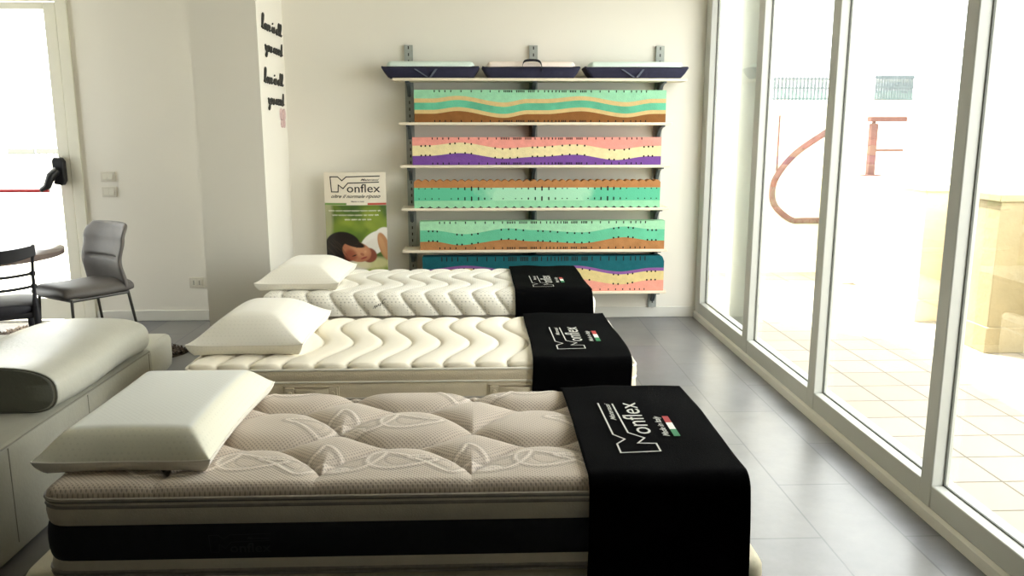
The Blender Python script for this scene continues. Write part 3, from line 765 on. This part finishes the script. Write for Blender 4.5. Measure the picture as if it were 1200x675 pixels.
# three pillows in navy bags on the top shelf
def bagged(xa, xb, foamm, label, handle=False, flipped=False):
    cx = (xa+xb)/2; z0 = SHZ[0]+.011; L = (xb-xa)/2
    t = thing('bagged_pillow', (cx, 6.29, z0), label, 'pillow', 'memory foam pillows in navy bags on the top shelf')
    m = BM(); rings = []
    for z, fx, fy in ((0, .80, .80), (.004, .86, .90), (.03, .93, .97), (.058, .965, 1.0), (.068, .95, .98)):
        ring = []
        for x, y in rrect(-L*fx, L*fx, -.118*fy, .118*fy, .03, 5):
            lift = max(0, abs(x)/L-.86)*.16*(z/.058)
            ring.append((cx+x*(1+ (0.03 if z > .05 and abs(x) > L*.9 else 0)), 6.285+y, z0+z+lift))
        rings.append(ring)
    loft(m, rings); bag = build('bag', m, NAVY, t)
    m = BM(); rings_rect(m, xa+.038, xb-.038, 6.185, 6.39, .04, [(z0+.055, -.01), (z0+.07, 0), (z0+.098, -.004), (z0+.113, -.016), (z0+.120, -.036)])
    build('memory_foam', m, foamm, t)
    if handle:
        hx = cx+.005
        P = smoothpath([(hx-.072, z0+.055), (hx-.066, z0+.105), (hx-.040, z0+.122), (hx+.035, z0+.122), (hx+.064, z0+.10), (hx+.072, z0+.055)], 5)
        m = BM(); loft(m, [[(x-.0, 6.150, z-.008), (x, 6.174, z-.008), (x, 6.174, z+.008), (x, 6.150, z+.008)] for x, z in P]); build('handle', m, STRAP, bag)
    else:
        m = BM(); s = -1 if flipped else 1
        for a, b in (((cx-.11, z0+.062), (cx-.02, z0+.004)), ((cx+.0, z0+.004), (cx+.045, z0+.062))):
            prism(m, [(a[0]-.008, a[1]), (a[0]+.008, a[1]), (b[0]+.008, b[1]), (b[0]-.008, b[1])], 'y', 6.160, 6.170)
        build('strap', m, GREYSTRAP, bag)
bagged(-.73, -.012, MINTP, 'leftmost pale mint pillow in a navy bag on the top shelf')
bagged(.0, .728, PINKP, 'pinkish pillow in a navy bag with black carry handle, middle of the top shelf', True)
bagged(.75, 1.525, MINTP, 'rightmost pale mint pillow in a navy bag on the top shelf, end flap raised', flipped=True)

# ------------------------------------------------------------------ standing poster
def poster():
    x0, x1, y, zt = -1.193, -.730, 6.30, 1.165
    t = thing('poster_stand', ((x0+x1)/2, y, 0), 'upright printed poster of a sleeping girl on green grass with outlined M logo', 'poster')
    nu, nv = 150, 340
    a = np.linspace(0, 1, nu); v = np.linspace(0, 1, nv)                 # v from the floor to the top
    A, V = np.meshgrid(a, v, indexing='ij')
    bow = .028*(1-(2*A-1)**2)
    P = np.stack([x0+(x1-x0)*A, y-bow, zt*V], -1)
    # printed picture, painted in poster units: a across, q down from the top in widths
    Wp = x1-x0; q = (1-V)*zt/Wp
    col = np.ones((nu, nv, 3), np.float32)
    def C(h): return np.array(lin(h), np.float32)
    col[:] = C('#efe6d6')
    def paint(mask, h, soft=None):
        k = np.clip(mask, 0, 1)[..., None]; col[:] = col*(1-k)+C(h)*k
    def ell(cx, cy, rx, ry, ang=0., s=.06):
        dx, dy = A-cx, q-cy; c, sn = math.cos(ang), math.sin(ang)
        r = np.hypot((dx*c+dy*sn)/rx, (-dx*sn+dy*c)/ry); return np.clip((1-r)/s+.5, 0, 1)
    def below(y0, s=.01): return np.clip((q-y0)/s+.5, 0, 1)
    rng = np.random.RandomState(3)
    paint(below(.535), '#4e6b2c')
    for _ in range(46):
        cx, cy = rng.rand(), .54+rng.rand()*.8; paint(ell(cx, cy, .06+.16*rng.rand(), .05+.12*rng.rand(), rng.rand()*3, .9)*.5*below(.535), rng.choice(['#7c962f', '#a8b04a', '#37521f', '#5a7a2a', '#8fa238']))
    paint(ell(.02, .75, .10, .5, 0, .6)*.6*below(.535), '#c9c3a0')
    paint(below(.500)*(1-below(.530))*(A < .36), '#5f8e35'); paint(below(.500)*(1-below(.530))*(A > .70), '#c4321f')
    # white pillow, sleeve and arm
    paint(below(1.44, .10)*.8, '#a9b95a')
    for _ in range(60):
        cx, cy = rng.rand(), 1.48+rng.rand()*1.0; paint(ell(cx, cy, .02+.03*rng.rand(), .08+.12*rng.rand(), .3*(rng.rand()-.5), .8)*.5*below(1.44, .05), rng.choice(['#c4cf78', '#8ea23c', '#d9dca0', '#6f8a2e']))
    paint(ell(.33, 1.50, .38, .16, .05, .25), '#e4ded2'); paint(ell(.75, 1.49, .3, .10, 0, .5)*.7, '#e6dca8')
    paint(ell(.80, 1.16, .27, .17, -.62, .10), '#f2efe6'); paint(ell(.95, 1.08, .16, .18, .1, .1), '#f0ece2'); paint(ell(.72, 1.24, .10, .2, .8, .2), '#ece6dc')
    paint(ell(.95, 1.22, .085, .24, -.30, .12), '#c08a5e'); paint(ell(.93, 1.22, .04, .20, -.30, .5)*.5, '#d8a878')
    # neck, face, hair
    paint(ell(.70, 1.36, .13, .12, .5, .15), '#8a4a38')
    paint(ell(.28, 1.22, .30, .25, .18, .06), '#1d1512'); paint(ell(.13, 1.37, .16, .14, -.5, .1), '#1a1310')
    paint(ell(.50, 1.30, .24, .165, .30, .08), '#b9785a'); paint(ell(.56, 1.28, .15, .10, .3, .6), '#cf946f'); paint(ell(.40, 1.36, .10, .10, .3, .5)*.7, '#8e3f2c')
    paint(ell(.44, 1.16, .20, .055, .28, .2), '#1d1512')
    paint(ell(.545, 1.205, .055, .010, -.55, .5), '#2a1712'); paint(ell(.505, 1.175, .05, .008, -.4, .5)*.7, '#3a211a')
    paint(ell(.46, 1.365, .040, .010, -.35, .5), '#2f1a14')
    paint(ell(.590, 1.345, .035, .022, .5, .4)*.9, '#a8644b'); paint(ell(.615, 1.405, .055, .014, -.35, .4), '#94403a'); paint(ell(.64, 1.30, .02, .02, 0, .5)*.4, '#e8b894')
    for _ in range(10): paint(ell(.08+.25*rng.rand(), 1.15+.25*rng.rand(), .12, .006, .5+rng.rand()*.5, .9)*.45, '#4a3a2e')
    grid_mesh('printed_panel', P, PRINT, t, col)
    b = BM(); loft(b, [[(x, y-.028*(1-(2*((x-x0)/(x1-x0))-1)**2)+.0015, z) for x in np.linspace(x0, x1, 13)]+[(x, y+.004, z) for x in np.linspace(x1, x0, 13)] for z in (0, zt)])
    build('card_back', b, BASEW, t)
    def pl(aa, bb):                                    # aa, bb in poster widths; bb measured down from the top
        xx = x0+Wp*aa; return (xx, y-.028*(1-(2*aa-1)**2)-.0012, zt-Wp*bb)
    s = .805; lp = lambda aa, bb: pl(.105+s*aa, .318-s*bb)
    m = BM(); logo(m, lp, s*Wp, s*Wp, w=.020, bold=.004)
    add_text(m, 'oltre il normale riposo', lambda aa, bb: pl(.11+.80*aa, .435-.075*bb), 0, 1, 0, 1, 0, shear=.55, bold=.012)
    add_text(m, 'Made in Italy', lambda aa, bb: pl(.44+.21*aa, .492-.030*bb), 0, 1, 0, 1, 0, bold=.01)
    build('printed_lettering', m, INK, t, smooth=0)
    m = BM(); rng = random.Random(5)
    for k, (l0, l1) in enumerate(((.06, .92), (.12, .86), (.32, .74))):
        xx = l0
        while xx < l1:
            wl = .04+rng.random()*.09; n = int(wl/.018)+2
            add_stroke(m, [(xx+wl*j/n, .625+.072*k+(.010 if j % 2 else -.010)) for j in range(n+1)], .0035, pl, 0, False, Wp, Wp); xx += wl+.022
    build('printed_slogan', m, INKW, t, smooth=0)
poster()

# ------------------------------------------------------------------ script lettering on the column
GL = {'l': ([(0, .1), (.35, 1.1), (.42, 1.9), (.27, 2.05), (.18, 1.4), (.2, .3), (.4, 0), (.6, .2)], .6), 'L': ([(0, .1), (.45, 1.3), (.55, 2.3), (.32, 2.4), (.2, 1.4), (.2, .3), (.4, 0), (.7, .25)], .72),
      'o': ([(0, .3), (.2, .85), (.06, .6), (.15, .05), (.42, .1), (.48, .7), (.28, .95), (.6, .75)], .6), 'v': ([(0, .8), (.1, .9), (.2, .1), (.3, 0), (.5, .9), (.7, .8)], .68),
      'e': ([(0, .2), (.35, .5), (.35, .9), (.15, .9), (.08, .4), (.25, 0), (.6, .25)], .58), 'i': ([(0, .2), (.2, .9), (.2, .2), (.35, 0), (.5, .2)], .48),
      's': ([(0, .2), (.25, 1.0), (.35, .5), (.25, .05), (.05, .1), (.5, .2)], .5), 'a': ([(0, .3), (.4, .9), (.15, .8), (.05, .2), (.25, 0), (.42, .9), (.42, .15), (.6, .15)], .6),
      'y': ([(0, .8), (.1, .9), (.15, .2), (.35, .1), (.5, .9), (.45, -.5), (.3, -1.0), (.15, -.7), (.6, .2)], .6), 'u': ([(0, .7), (.1, .9), (.12, .2), (.3, 0), (.45, .9), (.45, .15), (.6, .2)], .6),
      'n': ([(0, .1), (.1, .9), (.12, 0), (.2, .7), (.38, .9), (.42, .1), (.6, .15)], .6), 'd': ([(0, .3), (.4, .9), (.12, .8), (.05, .2), (.25, 0), (.48, 2.0), (.45, .15), (.6, .2)], .62)}
def lettering(s, y0, y1, z, xh, label, slope=0.):
    t = thing('wall_lettering', (-1.475, (y0+y1)/2, z), label, 'lettering', 'script lines stuck on the column')
    adv = sum(GL[c][1] if c != ' ' else .35 for c in s); k = (y1-y0)/adv; x = 0.
    m = BM(); dots = []
    word = []; paths = []
    for c in s+' ':
        if c == ' ':
            if word: paths.append(word)
            word = []; x += .35; continue
        for px, pz in GL[c][0]: word.append((x+px, pz))
        if c == 'i': dots.append((x+.24, 1.45))
        x += GL[c][1]
    F = lambda a, b: (-1.468, y0+k*a+.12*xh*b, z+xh*b+slope*k*a)
    for wd in paths: tube(m, [F(a, b) for a, b in smoothpath(wd, 4)], .0058, 6)
    for a, b in dots: tube(m, [F(a, b), F(a+.08, b+.15)], .006, 6)
    build('letters', m, LETTER, t)
lettering('Love is all', 5.80, 6.36, 2.150, .040, 'topmost line of dark script lettering on the column, reading Love is all', .0)
lettering('you need', 5.86, 6.35, 2.010, .040, 'second line of dark script lettering on the column, reading you need')
lettering('Love is all', 5.79, 6.33, 1.795, .040, 'third line of dark script lettering on the column, reading Love is all again')
lettering('you need', 5.87, 6.32, 1.655, .040, 'lowest line of dark script lettering on the column, reading you need again')
m = BM()
for sgn in (-1, 1):
    for (oy, oz, r) in ((.045, .035, .042), (.035, -.03, .032)):
        pts = [(6.28+sgn*(oy+r*math.cos(q)*.9), 1.555+oz+r*math.sin(q)) for q in np.linspace(0, 2*PI, 14)[:-1]]
        cen = (-1.470, 6.28, 1.555)
        loft(m, [[(-1.474, a, b) for a, b in pts], [(-1.466-.0, (a-6.28)*.9+6.28, b) for a, b in pts]])
tube(m, [(-1.466, 6.28, 1.50), (-1.466, 6.28, 1.61)], .006, 6)
solo('butterfly_decal', m, PINKD, 'small pale pink butterfly decal on the column below the script', 'decal')

# ------------------------------------------------------------------ switches and socket
def plate(x0, x1, z0, z1, name, label, cat, kind):
    t = thing(name, ((x0+x1)/2, YB, (z0+z1)/2), label, cat)
    build('cover_plate', box(BM(), x0, x1, YB-.009, YB, z0, z1), PLASTIC, t, bevel=.003)
    cx, cz = (x0+x1)/2, (z0+z1)/2
    if kind == 'socket':
        for dx in (-.022, .022):
            m = BM(); box(m, cx+dx-.019, cx+dx+.019, YB-.0125, YB-.008, cz-.024, cz+.024)
            so = build('socket_insert', m, PLASTICL, t, bevel=.002)
            m = BM()
            for dz in (-.012, 0, .012): tube(m, [(cx+dx, YB-.0135, cz+dz), (cx+dx, YB-.012, cz+dz)], .0038, 10)
            build('socket_hole', m, HOLE, so)
    else:
        for dx in (-.019, .019):
            m = BM(); prism(m, [(YB-.008, cz-.022), (YB-.016, cz-.022), (YB-.010, cz+.022), (YB-.008, cz+.022)], 'x', cx+dx-.018, cx+dx+.018)
            build('rocker', m, PLASTICL, t, bevel=.0015)
plate(-2.902, -2.793, 1.090, 1.165, 'light_switch', 'upper light switch plate on the wall right of the glass door', 'light switch', 'switch')
plate(-2.902, -2.793, .973, 1.050, 'light_switch', 'lower light switch plate on the wall right of the glass door', 'light switch', 'switch')
plate(-2.294, -2.181, .263, .345, 'wall_socket', 'cream double socket low on the wall left of the column', 'socket', 'socket')

# ------------------------------------------------------------------ sofa
def sofa():
    t = thing('sofa', (-2.1, 3.1, 0), 'pearl grey leather sofa with a long roll bolster, left of the nearest bed', 'sofa')
    m = BM(); rings_rect(m, -2.62, -1.625, 1.75, 3.985, .03, [(.02, -.01), (.04, 0), (.395, 0), (.412, -.006), (.42, -.02)])
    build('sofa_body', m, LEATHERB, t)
    m = BM()
    for y in (2.72, 3.30, 3.93): box(m, -1.6255, -1.6235, y-.002, y+.002, .06, .405)
    tube(m, [(-1.628, 1.80, .412), (-1.628, 3.95, .412)], .003, 6)
    build('seam', m, SEAM, t)
    # bolster, a wide soft roll lying along the edge
    m = BM(); rings = []
    def section(y, g, lift):
        P = []
        for k in range(40):
            a = 2*PI*k/40; c, s = math.cos(a), math.sin(a)
            x = -1.893+.285*g*math.copysign(abs(c)**(.62 if s > 0 else .34), c); z = .498+lift+.085*g*math.copysign(abs(s)**.70, s)+.010*c*0
            z += .010*(1-((x+1.893)/.285)**2) if s > 0 else 0
            P.append((x, y, z))
        return P
    ys = [3.04, 3.045, 3.065]+list(np.linspace(3.12, 3.88, 12))+[3.93, 3.965, 3.985, 3.995]
    gs = [.955, .985, 1.0]+[1.0]*12+[.97, .91, .80, .62]
    for y, g in zip(ys, gs): rings.append(section(y, g, .006*math.sin(y*9)))
    loft(m, rings); bo = build('bolster', m, LEATHER, t, 60)
    m = BM(); loft(m, [section(3.0395, .945, .006*math.sin(3.04*9)), section(3.036, .93, .006*math.sin(3.04*9)), section(3.033, .6, .0)]); build('bolster_end', m, LEATHERD, bo)
    m = BM(); sct = section(3.043, .985, .006*math.sin(3.04*9)); tube(m, sct+sct[:1], .004, 6); build('bolster_piping', m, LEATHERD, bo)
    m = BM(); rings_rect(m, -2.62, -1.655, 4.0, 4.33, .035, [(.22, -.03), (.25, -.006), (.30, 0), (.385, 0), (.405, -.008), (.415, -.025)])
    build('armrest', m, LEATHER, t)
    m = BM(); rings_rect(m, -3.35, -2.63, 1.80, 4.33, .05, [(.06, -.01), (.10, 0), (.34, 0), (.385, -.012), (.40, -.035)])
    build('seat_cushion', m, LEATHER, t)
    for x, y in ((-3.27, 1.9), (-3.27, 4.2), (-1.75, 4.25), (-1.8, 1.9)):
        m = BM(); tube(m, [(x, y, 0), (x, y, .24 if y > 4 and x > -2 else .09)], .022, 12); build('leg', m, CHROME, t)
sofa()

# ------------------------------------------------------------------ grey dining chair
def grey_chair():
    t = thing('dining_chair', (-2.62, 5.41, .004), 'taupe grey upholstered dining chair with high curved back by the glass door', 'chair', rz=math.radians(235))
    # local: faces +x, y across
    def sup(c, e): return math.copysign(abs(c)**e, c)
    m = BM(); rings = []
    for x, g, zc, th in ((-.235, .86, .455, .018), (-.225, .93, .455, .032), (-.19, .98, .455, .036), (-.05, 1.0, .450, .037), (.10, 1.0, .452, .038), (.18, .99, .456, .036), (.222, .95, .452, .032), (.238, .88, .446, .016)):
        rings.append([(x, .225*g*sup(math.cos(a), .45), zc+th*sup(math.sin(a), .75)+(.010*(1-math.cos(a)**2) if math.sin(a) > 0 else 0)) for a in np.linspace(0, 2*PI, 33)[:-1]])
    loft(m, rings); build('seat', m, CHAIRG, t, 50, local=True)
    m = BM(); rings = []
    for v in np.linspace(0, 1, 52):
        z = .455+.415*v
        xc = -.215+.045*math.sin(PI*min(v/.62, 1))*(1 if v < .62 else 0)-.075*max(0, v-.45)**1.1/.5
        xc = -.205+float(interp([(0, -.012), (.40, .020), (.75, -.012), (1, -.048)], np.array([v]))[0])
        wv = float(interp([(0, 1.0), (.35, .97), (.80, 1.0), (1, .98)], np.array([v]))[0])
        if v > .86: wv *= math.sqrt(max(.0, 1-((v-.86)/.14)**2*.32))
        th = .026*(1 if v < .93 else math.sqrt(max(.02, 1-((v-.93)/.07)**2)))
        crease = .016*math.exp(-((v-.47)/.022)**2)
        ring = []
        for a in np.linspace(0, 2*PI, 37)[:-1]:
            yy = .225*wv*sup(math.cos(a), .55)
            front = math.sin(a) > 0
            xx = xc+th*sup(math.sin(a), .7)-(crease if front and abs(yy) < .17 else 0)+.055*(yy/.225)**2
            ring.append((xx, yy, z))
        rings.append(ring)
    loft(m, rings); build('backrest', m, CHAIRG, t, 60, local=True)
    m = BM(); q = [(-.19, -.19), (.19, -.19), (.19, .19), (-.19, .19)]
    for i in range(4): tube(m, [(*q[i], .415), (*q[(i+1) % 4], .415)], .009, 8)
    build('seat_frame', m, CHROME, t, local=True)
    for x, y in q:
        sx = .06 if x < 0 else .02
        m = BM(); tube(m, [(x, y, .425), (x+math.copysign(sx, x), y+math.copysign(.025, y), 0)], [.0095, .0085], 10); build('leg', m, CHROME, t, local=True)
grey_chair()

def black_chair():
    th = math.atan2(.87, -.5)
    t = thing('wooden_chair', (-2.87, 4.86, .004), 'black wooden side chair with slim slatted back, at the left frame edge by the table', 'chair', rz=th)
    # local: faces +x; back at x=-.2, right-hand post at y=-.21
    m = BM(); rings = []
    for x, g in ((-.205, .80), (-.19, .90), (-.1, .97), (.05, 1.0), (.17, 1.02), (.20, .96)):
        rings.append([(x, .205*g*math.copysign(abs(math.cos(a))**.5, math.cos(a)), .452+.026*math.copysign(abs(math.sin(a))**.8, math.sin(a))+(.014*(1-(x/.22)**2) if math.sin(a) > 0 else 0)) for a in np.linspace(0, 2*PI, 29)[:-1]])
    loft(m, rings); build('seat', m, SEATB, t, 50, local=True)
    m = BM(); box(m, -.2, .19, -.19, .19, .395, .432); build('seat_frame', m, BLACKW, t, local=True, bevel=.01)
    for s in (-1, 1):
        m = BM(); P = smoothpath([(-.245, s*.225, 0), (-.215, s*.205, .22), (-.200, s*.196, .42), (-.205, s*.196, .55), (-.225, s*.200, .70), (-.262, s*.212, .83)], 5)
        rr = [.017+.006*math.exp(-((p[2]-.42)/.08)**2)-.004*min(1, p[2]/.8)-(.004 if p[2] > .52 else 0) for p in P]
        tube(m, P, rr, 10)
        for z in (.46, .585, .66): tube(m, [(-.205-.05*max(0, z-.5), s*.197, z-.012), (-.205-.05*max(0, z-.5), s*.197, z+.012)], .017, 10)
        build('back_post', m, BLACKW, t, local=True)
        m = BM(); tube(m, [(.175, s*.17, .41), (.18, s*.172, .20), (.185, s*.175, .12), (.19, s*.178, 0)], [.019, .016, .019, .012], 10); build('leg', m, BLACKW, t, local=True)
    m = BM(); n = 17; rings = []
    for k in range(n):
        s = -1+2*k/(n-1); x = -.255-.045*(1-s*s); z = .80-.030*(1-s*s); hh = .030+.008*(1-s*s)
        rings.append([(x-.010, s*.222, z-hh), (x+.010, s*.222, z-hh), (x+.008, s*.222, z+hh), (x-.012, s*.222, z+hh)])
    loft(m, rings); build('top_rail', m, BLACKW, t, local=True, bevel=.004)
    for z0 in (.585, .66):
        m = BM(); tube(m, [(-.205-.05*(z0-.5)-.03*(1-s*s), s*.196, z0-.012*(1-s*s)) for s in np.linspace(-1, 1, 13)], .009, 8); build('back_slat', m, BLACKW, t, local=True)
    m = BM(); tube(m, [(-.213, -.20, .2), (.18, -.172, .2)], .009, 8); tube(m, [(-.213, .20, .2), (.18, .172, .2)], .009, 8); build('stretcher', m, BLACKW, t, local=True)
black_chair()

t = thing('round_table', (-3.15, 5.12, 0), 'round brown-grey topped table between the black chair and grey chair', 'table')
m = BM(); cir = lambda r, z: [(-3.15+r*math.cos(a), 5.12+r*math.sin(a), z) for a in np.linspace(0, 2*PI, 65)[:-1]]
loft(m, [cir(.40, .700), cir(.505, .702), cir(.518, .708), cir(.52, .736), cir(.512, .742)]); build('tabletop', m, TABLEW, t)
m = BM(); loft(m, [cir(.15, 0.004), cir(.15, .02), cir(.06, .05), cir(.04, .12), cir(.035, .60), cir(.06, .69), cir(.20, .706)]); build('pedestal', m, BLACKW, t)

# shaggy rug under the table, laid askew
t = thing('shaggy_rug', (-2.99, 5.36, 0), 'shaggy brown rug laid askew on the grey floor under the table and chairs', 'rug')
RC = np.array((-1.95, 5.50)); RU = np.array((-.866, .5)); RV = np.array((-.5, -.866)); RL, RW = 1.68, 1.25
def rpt(a, b, z): q = RC+RU*a+RV*b; return (q[0], q[1], z)
m = BM(); rr = lambda o, z: [rpt(a, b, z) for a, b in rrect(-o, RL+o, -o, RW+o, .12)]
loft(m, [rr(0, .0005), rr(0, .003), rr(-.015, .004)]); build('rug_backing', m, RUGB, t)
def rug_pile():
    n = 15000; a = .02+np.random.rand(n)*(RL-.04); b = .02+np.random.rand(n)*(RW-.04)
    k = np.hypot(np.maximum(np.abs(a-RL/2)-RL/2+.12, 0), np.maximum(np.abs(b-RW/2)-RW/2+.12, 0)) < .12
    a, b = a[k], b[k]; n = len(a)
    bx = RC[0]+RU[0]*a+RV[0]*b+2.99; by = RC[1]+RU[1]*a+RV[1]*b-5.36
    d = np.random.rand(n)*2*PI; ln = .02+.03*np.random.rand(n); hz = .012+.022*np.random.rand(n)
    dx, dy = np.cos(d), np.sin(d); w = .0035+.003*np.random.rand(n)
    z0 = np.full(n, .003)
    def pt(f, zf, s): return np.stack([bx+dx*ln*f-dy*w*s, by+dy*ln*f+dx*w*s, z0+hz*zf], -1)
    P = np.stack([pt(0, 0, -1), pt(0, 0, 1), pt(.5, .85, 1), pt(.5, .85, -1), pt(1.1, .75, 0)], 1).astype(np.float32)
    me = bpy.data.meshes.new('pile'); me.vertices.add(n*5); me.vertices.foreach_set('co', P.reshape(-1))
    base_i = (np.arange(n)*5)[:, None]
    L = np.concatenate([base_i+np.array([0, 1, 2, 3]), base_i+np.array([3, 2, 4])], 1).astype(np.int32)
    me.loops.add(L.size); me.loops.foreach_set('vertex_index', L.reshape(-1))
    st = np.stack([np.arange(n)*7, np.arange(n)*7+4], 1).reshape(-1).astype(np.int32)
    me.polygons.add(n*2); me.polygons.foreach_set('loop_start', st); me.update(calc_edges=True)
    at = me.color_attributes.new('Col', 'FLOAT_COLOR', 'POINT'); sh = (.35+.9*np.random.rand(n))[:, None]
    c = np.ones((n, 5, 4), np.float32); c[..., :3] = sh[..., None]*np.array([1, .97, .93]); at.data.foreach_set('color', c.reshape(-1).astype(np.float32))
    o = link_mesh('pile', me, mat('shaggy brown pile', '#5d4f42', .9, attr=True), t, 0); o['kind'] = 'stuff'
rug_pile()

# ------------------------------------------------------------------ light
wd = bpy.data.worlds.new('sky'); scene.world = wd; wd.use_nodes = True
nt = wd.node_tree; bg = nt.nodes['Background']
bg.inputs[0].default_value = (1.0, 1.0, 1.0, 1); bg.inputs[1].default_value = 3.2
sun = bpy.data.lights.new('sun', 'SUN'); sun.energy = 9; sun.angle = math.radians(2); sun.color = (1, .95, .86)
so = bpy.data.objects.new('sun', sun); COL.objects.link(so)
so.rotation_euler = Vector((.30, -.30, -.95)).to_track_quat('-Z', 'Y').to_euler()
def portal(name, loc, rot, sx, sy):
    l = bpy.data.lights.new(name, 'AREA'); l.shape = 'RECTANGLE'; l.size = sx; l.size_y = sy; l.cycles.is_portal = True
    o = bpy.data.objects.new(name, l); COL.objects.link(o); o.location = loc; o.rotation_euler = rot
portal('window_portal', (XR+.2, 4.27, 1.36), (0, PI/2, 0), 2.6, 4.4)
portal('door_portal', (-3.585, YB+.15, 1.27), (-PI/2, 0, 0), .8, 2.2)

portal('left_portal', (XL-.16, 5.625, 1.27), (0, -PI/2, 0), 2.3, 1.35)

# ------------------------------------------------------------------ camera and colour
cam = bpy.data.cameras.new('camera'); cam.sensor_width = 36; cam.lens = 965/1200*36; cam.clip_start = .05
co = bpy.data.objects.new('camera', cam); COL.objects.link(co)
co.location = (0, 0, 1.47); co.rotation_euler = (math.radians(90-10.8), 0, math.radians(-2.06))
scene.camera = co
scene.view_settings.view_transform = 'Standard'; scene.view_settings.look = 'None'
scene.view_settings.exposure = 1.28; scene.view_settings.gamma = 1.0
cy = scene.cycles
cy.use_denoising = True; cy.max_bounces = 10; cy.diffuse_bounces = 6; cy.glossy_bounces = 4; cy.transparent_max_bounces = 12
cy.sample_clamp_indirect = 8; cy.caustics_reflective = False; cy.caustics_refractive = False
